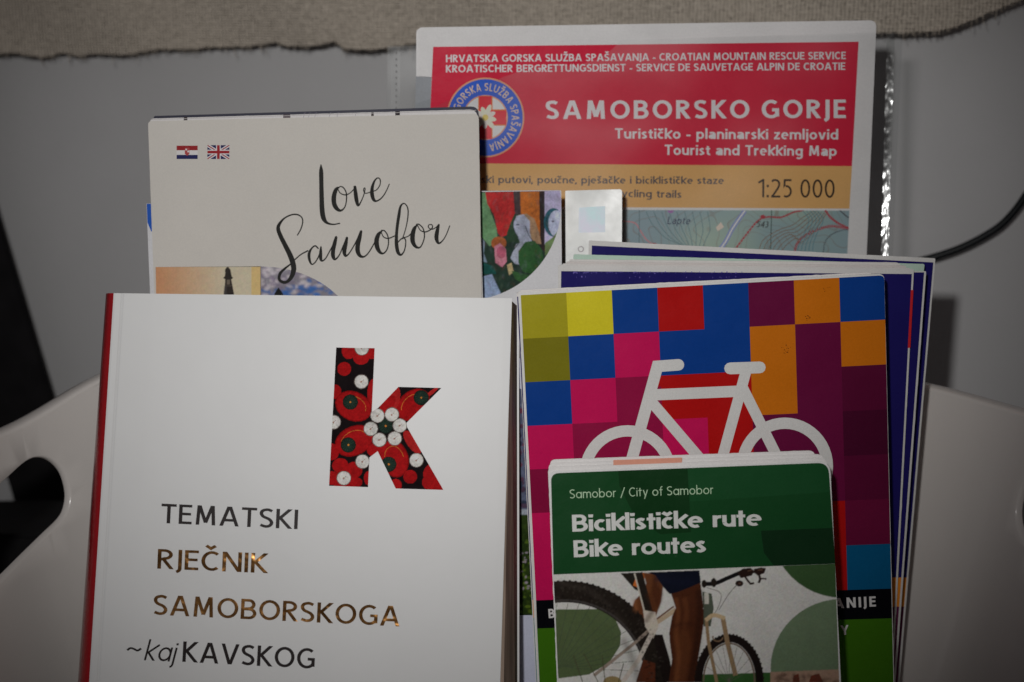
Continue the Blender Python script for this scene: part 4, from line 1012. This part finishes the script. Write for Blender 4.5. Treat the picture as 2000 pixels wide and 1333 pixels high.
art(rl, 'green_header', SR, top, rounded([(1076, 925), (1618, 904), (1631.5, 1101.4), (1081, 1122.5)], [16, 22, 0, 0], 6), M_GLOSS)
WT = (.82, .83, .80, 1)
text(rl, 'city_lettering', SR, 'Samobor / City of Samobor', (1113, 974), (1394, 965), 17.5, .09, C(170, 190, 165, 1.6), M_GLOSS, geo=True, track=.12, lvl=3)
text(rl, 'title_lettering', SR, 'Biciklističke rute', (1118, 1039), (1488, 1027), 33, .168, WT, M_GLOSS, geo=True, track=.035, lvl=3)
text(rl, 'title_lettering', SR, 'Bike routes', (1121, 1089), (1379, 1079), 33, .168, WT, M_GLOSS, geo=True, track=.04, lvl=3)

# ================================================================== CREAM BOOKLETS (left)
SL = Sheet(620, 400, .762, 6, 0)
q = SL.moved(.0048)
o = thing('dark_booklet', 'booklet showing only a thin dark grey top edge above the cream booklets', 'booklet', q.p(620, 1200).to_tuple())
slab(o, 'cover', q, rounded([(300, 227), (935, 208), q.down((935, 208), (941, 580)), q.down((300, 227), (306, 570))], [4, 16, 0, 0]), .0012, M_SATIN, C(80, 80, 95, 1.0))
q = SL.moved(.0036)
o = thing('blue_edged_leaflet', 'white leaflet with a blue corner peeking out at the left of the cream booklets', 'leaflet', q.p(420, 1200).to_tuple())
slab(o, 'cover', q, [(286, 398), (420, 396), q.down((420, 396), (425, 570)), q.down((286, 398), (293, 570))], .0008, M_SATIN, C(190, 190, 192, 1.5))
art(o, 'blue_corner', q, [([(286.5, 398.5), (330, 398), (330, 480), (295, 452), (288, 435)], C(40, 90, 165, 1.6))], None, M_SATIN)
q = SL.moved(.0018)
o = thing('rear_booklet', 'rear cream booklet with small dark print marks along its top edge', 'booklet', q.p(620, 1200).to_tuple(), 'cream booklets at the left')
slab(o, 'cover', q, rounded([(293, 232), (932, 214), q.down((932, 214), (943, 580)), q.down((293, 232), (302, 570))], [8, 16, 0, 0]), .0014, M_SATIN, C(196, 194, 194, 1.45), jag=.4)
mk = [(quad(359, 229, 366, 240), C(60, 50, 50)), (quad(553, 224, 567, 236), C(95, 85, 90)), (quad(725, 220, 730, 232), C(70, 60, 60)), (quad(772, 218, 781, 231), C(50, 42, 45))]
for x in (590, 600, 612, 640, 655, 690): mk += strokes([(x + 6, 220), (x, 236)], .8, C(150, 145, 155, 1.4))
mk += strokes([(295, 234), (930, 216)], 1.2, C(175, 172, 172, 1.3))
art(o, 'edge_marks', q, mk, None, M_SATIN)
lb = thing('cream_booklet', 'front cream booklet with handwritten lettering and two little flags', 'booklet', SL.p(620, 1200).to_tuple(), 'cream booklets at the left')
br = SL.down((937, 232), (942, 580)); bl = SL.down((289, 237), (301, 570))
slab(lb, 'cover', SL, rounded([(289, 237), (935, 222), br, bl], [8, 12, 0, 0]), .0010, M_MATTE, C(190, 187, 182, 1.42), jag=.5)
pq = []
# tower picture: warm sky in vertical steps blended by many strips
for k in range(34):
    t = k / 33; c1 = np.array((190, 146, 112)); c2 = np.array((192, 184, 164)); tt = min(1, t * 1.5)
    c = c1 * (1 - tt) + c2 * tt
    if t > .92: c = np.array((200, 178, 130))
    x0 = 304 + 205 * k / 34; x1 = 304 + 205 * (k + 1) / 34
    pq.append((quad(x0, 521.5 - .0 * k, x1 + .05, 640), C(*c, 1.4)))
TW = C(62, 56, 52, 1.3)
tw = lambda *p: ([(280 + x * .2, 490 + y * .2) for x, y in p], TW)
pq += [tw((815, 160), (830, 160), (850, 185), (855, 215), (865, 255), (875, 262), (872, 272), (858, 280), (870, 340), (885, 420), (885, 700), (775, 700), (785, 420), (795, 340), (800, 280), (782, 270), (782, 262), (795, 250), (800, 215), (798, 185))]
pq += [(quad(443, 547, 449, 556), C(120, 112, 100, 1.3)), (quad(440, 558, 453, 560), C(90, 84, 78, 1.3))]
pq += [([(280 + x * .2, 490 + y * .2) for x, y in ((790, 345), (812, 345), (812, 430), (786, 430))], (.09, .085, .09, 1), .6, 2), ([(280 + x * .2, 490 + y * .2) for x, y in ((835, 190), (850, 200), (856, 255), (838, 255))], (.02, .018, .018, 1), .7, 2)]
photo(lb, 'tower_photo', SL, pq, (303, 519, 511, 580), [(304, 522), (509, 520.5), (510, 579), (305, 579)], 1.1, 1, .06, .05, M_MATTE, 1, 7)
rg = random.Random(11)
pq = [(quad(505, 500, 700, 650), (.30, .28, .33, 1))]
for _ in range(150):
    x, y = rg.uniform(508, 660), rg.uniform(518, 600); u = rg.random()
    low = (y - 545) / 30 + (x - 560) / 150
    c = (62, 108, 165) if rg.random() < low * .8 else ((192, 186, 190) if u > .35 else (135, 126, 145))
    if y < 532 and u < .4: c = (105, 98, 118)
    pq.append((disc(x, y, rg.uniform(3, 11), rg.uniform(2, 5), 9, rg.uniform(-30, 30)), C(*c, 1.4)))
pq += [([(536, 574), (541, 566), (544, 562), (548, 567), (553, 575), (553, 600), (536, 600)], C(35, 38, 38, 1.2))]
pq = [p + ((.75, 2.5) if i and i < 151 else ()) for i, p in enumerate(pq)]
photo(lb, 'sky_photo', SL, pq, (508, 518, 700, 620), [(509, 520.5)] + [(509 + 190 * math.sin(R(a)), 668 - 147 * math.cos(R(a))) for a in range(2, 72, 4)] + [(690, 619), (510, 619)], 1.1, 1, .12, .2, M_MATTE, 1, 8)
# flags
k_ = 1.35
fl_ = [(quad(345, 285, 386, 294), C(150, 45, 50, k_)), (quad(345, 294, 386, 303), C(205, 203, 203, k_)), (quad(345, 303, 386, 311), C(45, 48, 100, k_))]
fl_ += [([(361, 289), (370, 289), (370, 301), (365.5, 305), (361, 301)], C(165, 80, 82, k_)), (quad(362, 291, 365.4, 294), C(205, 200, 200, k_)), (quad(366, 294.5, 369.5, 298), C(205, 200, 200, k_))]
art(lb, 'croatian_flag', SL, fl_, None, M_MATTE)
ux0, uy0, ux1, uy1 = 405, 284, 448, 311; mxx, myy = (ux0 + ux1) / 2, (uy0 + uy1) / 2
fw, fr2, fb = C(205, 203, 205, k_), C(155, 45, 52, k_), C(45, 46, 98, k_)
uk = [(quad(ux0, uy0, ux1, uy1), fb)] + strokes([(ux0 - 5, uy0 - 3), (ux1 + 5, uy1 + 3)], 6, fw) + strokes([(ux0 - 5, uy1 + 3), (ux1 + 5, uy0 - 3)], 6, fw)
uk += strokes([(ux0 - 5, uy0 - 3), (ux1 + 5, uy1 + 3)], 2, fr2) + strokes([(ux0 - 5, uy1 + 3), (ux1 + 5, uy0 - 3)], 2, fr2)
uk += [(quad(mxx - 4.5, uy0, mxx + 4.5, uy1), fw), (quad(ux0, myy - 4.5, ux1, myy + 4.5), fw), (quad(mxx - 2.7, uy0, mxx + 2.7, uy1), fr2), (quad(ux0, myy - 2.7, ux1, myy + 2.7), fr2)]
art(lb, 'british_flag', SL, uk, quad(ux0, uy0, ux1, uy1), M_MATTE)
HW = [
 [(548, 65, 12), (550, 130, 40), (552, 250, 42), (555, 400, 45), (560, 520, 48), (575, 600, 45), (610, 645, 25), (670, 660, 14), (735, 650, 12)],
 [(735, 285, 10), (700, 310, 35), (678, 380, 45), (680, 450, 45), (705, 500, 40), (745, 522, 22), (785, 490, 12), (803, 420, 12), (800, 340, 12), (770, 290, 12), (740, 280, 10)],
 [(715, 300, 10), (740, 345, 10), (790, 365, 12), (840, 345, 10), (885, 300, 10)],
 [(888, 285, 28), (895, 350, 38), (905, 420, 38), (920, 470, 22), (945, 440, 12), (975, 370, 10), (990, 310, 10), (985, 295, 10), (975, 310, 10), (985, 345, 10), (1020, 345, 10), (1060, 325, 10)],
 [(1070, 330, 10), (1110, 310, 10), (1140, 260, 10), (1140, 210, 12), (1115, 195, 12), (1085, 225, 18), (1062, 290, 30), (1060, 360, 38), (1078, 415, 30), (1110, 425, 16), (1160, 390, 12), (1200, 330, 10), (1232, 258, 8)],
 [(312, 768, 8), (345, 710, 12), (365, 640, 12), (355, 590, 12), (310, 562, 14), (250, 565, 14), (180, 600, 16), (130, 660, 30), (120, 710, 38), (145, 780, 42), (190, 870, 45), (235, 960, 50), (265, 1040, 52), (275, 1110, 50), (255, 1180, 42), (215, 1230, 30), (170, 1240, 30), (130, 1210, 28), (140, 1150, 28), (190, 1100, 22), (240, 1060, 14), (290, 1010, 12), (350, 960, 12), (415, 925, 14)],
 [(520, 900, 14), (490, 875, 14), (455, 900, 16), (430, 950, 28), (432, 1010, 26), (455, 1060, 14), (490, 1040, 12), (525, 980, 12), (545, 920, 14)],
 [(548, 885, 14), (545, 940, 30), (545, 1000, 32), (560, 1025, 18), (595, 1000, 12), (640, 920, 12), (690, 830, 14)],
 [(700, 790, 26), (685, 850, 38), (670, 920, 40), (670, 980, 38), (690, 1010, 20), (730, 970, 12), (765, 890, 12), (795, 820, 14)],
 [(808, 795, 24), (795, 860, 38), (782, 930, 40), (795, 975, 24), (830, 950, 12), (880, 870, 12), (920, 790, 12), (945, 735, 12)],
 [(950, 730, 24), (935, 790, 40), (918, 860, 45), (915, 920, 45), (935, 970, 34), (975, 985, 18), (1020, 950, 12), (1070, 870, 12), (1100, 810, 12)],
 [(1160, 725, 12), (1125, 760, 36), (1105, 820, 46), (1112, 890, 44), (1140, 940, 30), (1175, 950, 16), (1210, 910, 12), (1225, 840, 12), (1215, 770, 12), (1185, 725, 12), (1155, 720, 12)],
 [(1150, 735, 10), (1175, 785, 10), (1225, 800, 12), (1300, 770, 10)],
 [(1365, 805, 10), (1400, 690, 10), (1420, 570, 12), (1415, 490, 12), (1380, 450, 12), (1345, 480, 20), (1330, 560, 30), (1315, 660, 30), (1305, 760, 30), (1305, 860, 36), (1320, 940, 34), (1350, 965, 20), (1380, 930, 12), (1395, 870, 12), (1395, 815, 12), (1375, 795, 14)],
 [(1310, 850, 10), (1360, 800, 12), (1420, 780, 10), (1460, 740, 10)],
 [(1510, 665, 12), (1480, 710, 38), (1465, 780, 46), (1470, 840, 42), (1500, 885, 28), (1540, 890, 14), (1570, 840, 12), (1585, 770, 12), (1570, 700, 12), (1530, 660, 12), (1505, 660, 12)],
 [(1515, 670, 10), (1545, 720, 10), (1600, 735, 12), (1660, 700, 12), (1660, 665, 10), (1630, 665, 10), (1625, 690, 10), (1660, 710, 10), (1700, 690, 10), (1725, 665, 12)],
 [(1728, 665, 20), (1712, 730, 38), (1705, 800, 40), (1725, 848, 22), (1760, 830, 12), (1800, 770, 10), (1838, 675, 8)]]
pq = []
for s_ in HW:
    pts = [(520 + x * .195, 310 + y * .195, max(ww * .20, 2.0)) for x, y, ww in s_]
    pq += strokes(catmull(pts, 5), 2, C(52, 52, 50, 1.2), True)
art(lb, 'handwritten_lettering', SL, pq, None, M_MATTE, 3)

# ================================================================== THE DICTIONARY
SK = Sheet(600, 900, .716, 15, 0.5)
kb = thing('dictionary_book', 'thick white paperback with a red spine and a patterned red letter, front left', 'book', SK.p(580, 1900).to_tuple())
def col_line(xt, xb, yt, dz, zf=.02):
    a = (xt, yt); b_ = SK.down(a, (xb, 1333), zf); return a, b_, dz
TH = .024
def loft(name, cols, mat, n=14, smooth=True):
    V, Fc = [], []
    for (a, b_, dz) in cols:
        for k in range(n + 1):
            t = k / n; x, y = a[0] + (b_[0] - a[0]) * t, a[1] + (b_[1] - a[1]) * t
            V.append(SK.moved(dz).p(x, y))
    m = n + 1
    for c in range(len(cols) - 1):
        for k in range(n): a = c * m + k; Fc.append((a, a + 1, a + 1 + m, a + m))
    o = mesh(name, V, Fc, mat, kb, smooth=smooth)
    return o
# front cover: x at top, x at y=1333, y top, set-back
yt = lambda x: 573 + (x - 222) * 10 / 781
cols = [col_line(222, 174, yt(222), .0001), col_line(226, 178, yt(226), 0), col_line(236, 188, yt(236), 0), col_line(239, 191, yt(239), .00035), col_line(243, 195, yt(243), .0001), col_line(300, 255, yt(300), 0),
        col_line(600, 570, yt(600), 0), col_line(900, 876, yt(900), 0), col_line(985, 962, yt(985), .00005), col_line(1000, 977, yt(1000), .0001)]
cov = loft('front_cover', cols, M_COVER, 14)
bm = bmesh.new(); bm.from_mesh(cov.data)
bmesh.ops.recalc_face_normals(bm, faces=bm.faces)
bm.normal_update()
if sum((f.normal.dot(SK.n) for f in bm.faces)) < 0: bmesh.ops.reverse_faces(bm, faces=bm.faces)
bm.to_mesh(cov.data); bm.free()
cov.data.polygons.foreach_set('use_smooth', [False] * len(cov.data.polygons))
fc = [col_line(222, 174, 573, .0001), col_line(217, 168, 573, .0007), col_line(212, 162, 573, .0022), col_line(208.5, 157, 573.5, .0048), col_line(207, 153.5, 574, .009), col_line(207, 152, 574.5, .016), col_line(209, 154, 575, TH)]
loft('spine', fc, M_RED, 14)
pg = [(232, 577), (998, 587), SK.down((998, 587), (984, 1333)), SK.down((232, 577), (184, 1333))]
P1 = [SK.p(x, y) - SK.n * .0006 for x, y in pg]
P2 = [SK.p(x + (5 if x > 600 and y < 700 else 15 if x > 600 else 0), y) - SK.n * (TH - .0006) for x, y in pg]
P2[1] = P2[1] + Vector((.0016, 0, 0)); P2[2] = P2[2] + Vector((.0045, 0, 0))
mesh('page_block', P1 + P2, [(3, 2, 1, 0), (4, 5, 6, 7), (0, 1, 5, 4), (1, 2, 6, 5), (2, 3, 7, 6), (3, 0, 4, 7)], M_PAGES, kb)
P3 = [p - SK.n * .0003 for p in P2]; P4 = [p - SK.n * .0008 for p in P2]
for P_ in (P3, P4): P_[1] = P_[1] + Vector((.0008, 0, .0006)); P_[2] = P_[2] + Vector((.0008, 0, 0))
mesh('back_cover', P3 + P4, [(3, 2, 1, 0), (4, 5, 6, 7), (0, 1, 5, 4), (1, 2, 6, 5), (2, 3, 7, 6), (3, 0, 4, 7)], M_COVER, kb)
# letter k filled with embroidered flowers
zk = lambda x, y: (600 + x * .27, 640 + y * .27)
kpoly = [zk(*p) for p in [(210, 145), (488, 150), (467, 610), (510, 585), (660, 430), (970, 438), (718, 690), (722, 720), (985, 1175), (640, 1165), (510, 895), (450, 940), (440, 1155), (158, 1145)]]
kk = 1.4
BK, RR, RX, GG, WW, YL = (.010, .006, .007, 1), (.45, .008, .010, 1), (.50, .02, .02, 1), C(38, 56, 48, kk), C(200, 198, 194, kk), C(190, 130, 60, kk)
kq = [([zk(100, 100), zk(1100, 100), zk(1100, 1250), zk(100, 1250)], BK)]
D_ = lambda x, y, rx, ry=None, c=RR, rot=0, n=22: kq.append((disc(*zk(x, y), rx * .27, (ry or rx) * .27, n, rot), c))
def petal(x, y, rx, ry, rot):
    D_(x, y, rx + 8, ry + 8, C(140, 12, 16, kk), rot); D_(x, y, rx, ry, RR, rot)
    kq.extend(strokes([zk(x + .72 * rx * math.cos(R(rot)) * math.cos(a) - .72 * ry * math.sin(R(rot)) * math.sin(a), y + .72 * rx * math.sin(R(rot)) * math.cos(a) + .72 * ry * math.cos(R(rot)) * math.sin(a)) for a in [q * .35 for q in range(10, 19)]], .8, YL))
D_(300, 170, 50, 60); D_(390, 215, 60, 55); D_(470, 180, 45, 50); D_(268, 300, 50); D_(205, 465, 42, 52); D_(480, 480, 45, 110)
petal(335, 570, 130, 98, 25); petal(340, 820, 140, 98, -25); petal(765, 560, 130, 92, -40); D_(620, 520, 50, 100, RX, 15); D_(580, 560, 40, 80, RR, 40)
petal(630, 950, 95, 130, -15); D_(760, 830, 40, 100, RX, -35); D_(500, 880, 70, 50, RR, -20); D_(900, 470, 60, 14, RX, -38)
D_(180, 900, 50, 60); D_(240, 1000, 60, 55); D_(340, 1030, 60, 60); D_(180, 1090, 55, 50); D_(340, 1120, 60, 40); D_(440, 1090, 30, 50); D_(250, 1140, 60, 30)
D_(745, 1080, 50); D_(640, 1140, 45, 45); D_(880, 1040, 35, 60, RR, 30); D_(900, 1120, 70, 60); D_(960, 1160, 30)
for x, y in [(312, 540), (825, 508), (568, 712), (297, 850), (590, 990)]:
    D_(x, y, 56, 56, C(28, 40, 34, kk)); D_(x, y, 50, 50, GG)
    for a in range(0, 360, 24): kq.extend(strokes([zk(x + 12 * math.cos(R(a)), y + 12 * math.sin(R(a))), zk(x + 48 * math.cos(R(a)), y + 48 * math.sin(R(a)))], .7, C(58, 78, 66, kk)))
    D_(x, y, 7, 7, YL)
for x, y in [(268, 300), (745, 1080)]:
    for a in range(0, 360, 30): kq.extend(strokes([zk(x, y), zk(x + 46 * math.cos(R(a)), y + 46 * math.sin(R(a)))], .6, C(150, 16, 20, kk)))
for x, y in [(395, 150), (392, 392), (192, 685), (508, 638), (613, 630), (670, 710), (633, 803), (522, 813), (460, 733), (400, 970), (265, 1090), (790, 960)]:
    D_(x, y, 53, 53, C(120, 110, 105, kk)); D_(x, y, 48, 48, WW); 
    kq.extend(strokes([zk(x - 3, y + 3), zk(x + 16, y - 14)], .8, C(140, 120, 112, kk))); D_(x - 2, y + 2, 7, 7, C(160, 130, 120, kk), 0, 8)
photo(kb, 'patterned_letter', SK, kq, (640, 677, 868, 960), kpoly, 1.0, 0, .22, .25, M_DEEP, 3, 9)
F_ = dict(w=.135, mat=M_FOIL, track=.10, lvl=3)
text(kb, 'title_lettering', SK, 'TEMATSKI', (314, 1022), (581, 1034), 38, **dict(F_, mat=M_FOIL_UNLIT))
text(kb, 'title_lettering', SK, 'RJEČNIK', (307, 1111), (522, 1120), 38.5, **F_)
text(kb, 'title_lettering', SK, 'SAMOBORSKOGA', (299, 1201), (780, 1224), 39.5, **F_)
text(kb, 'title_lettering', SK, 'KAVSKOG', (356, 1293), (614, 1307), 40, **dict(F_, mat=M_FOIL_UNLIT))
text(kb, 'title_lettering', SK, '~', (248, 1284), (275, 1285), 36, w=.1, mat=M_FOIL_UNLIT, lvl=3)
text(kb, 'title_lettering', SK, 'kaj', (281, 1290), (340, 1293), 40, w=.095, mat=M_FOIL_UNLIT, track=.1, slant=.2, geo=True, lvl=3)
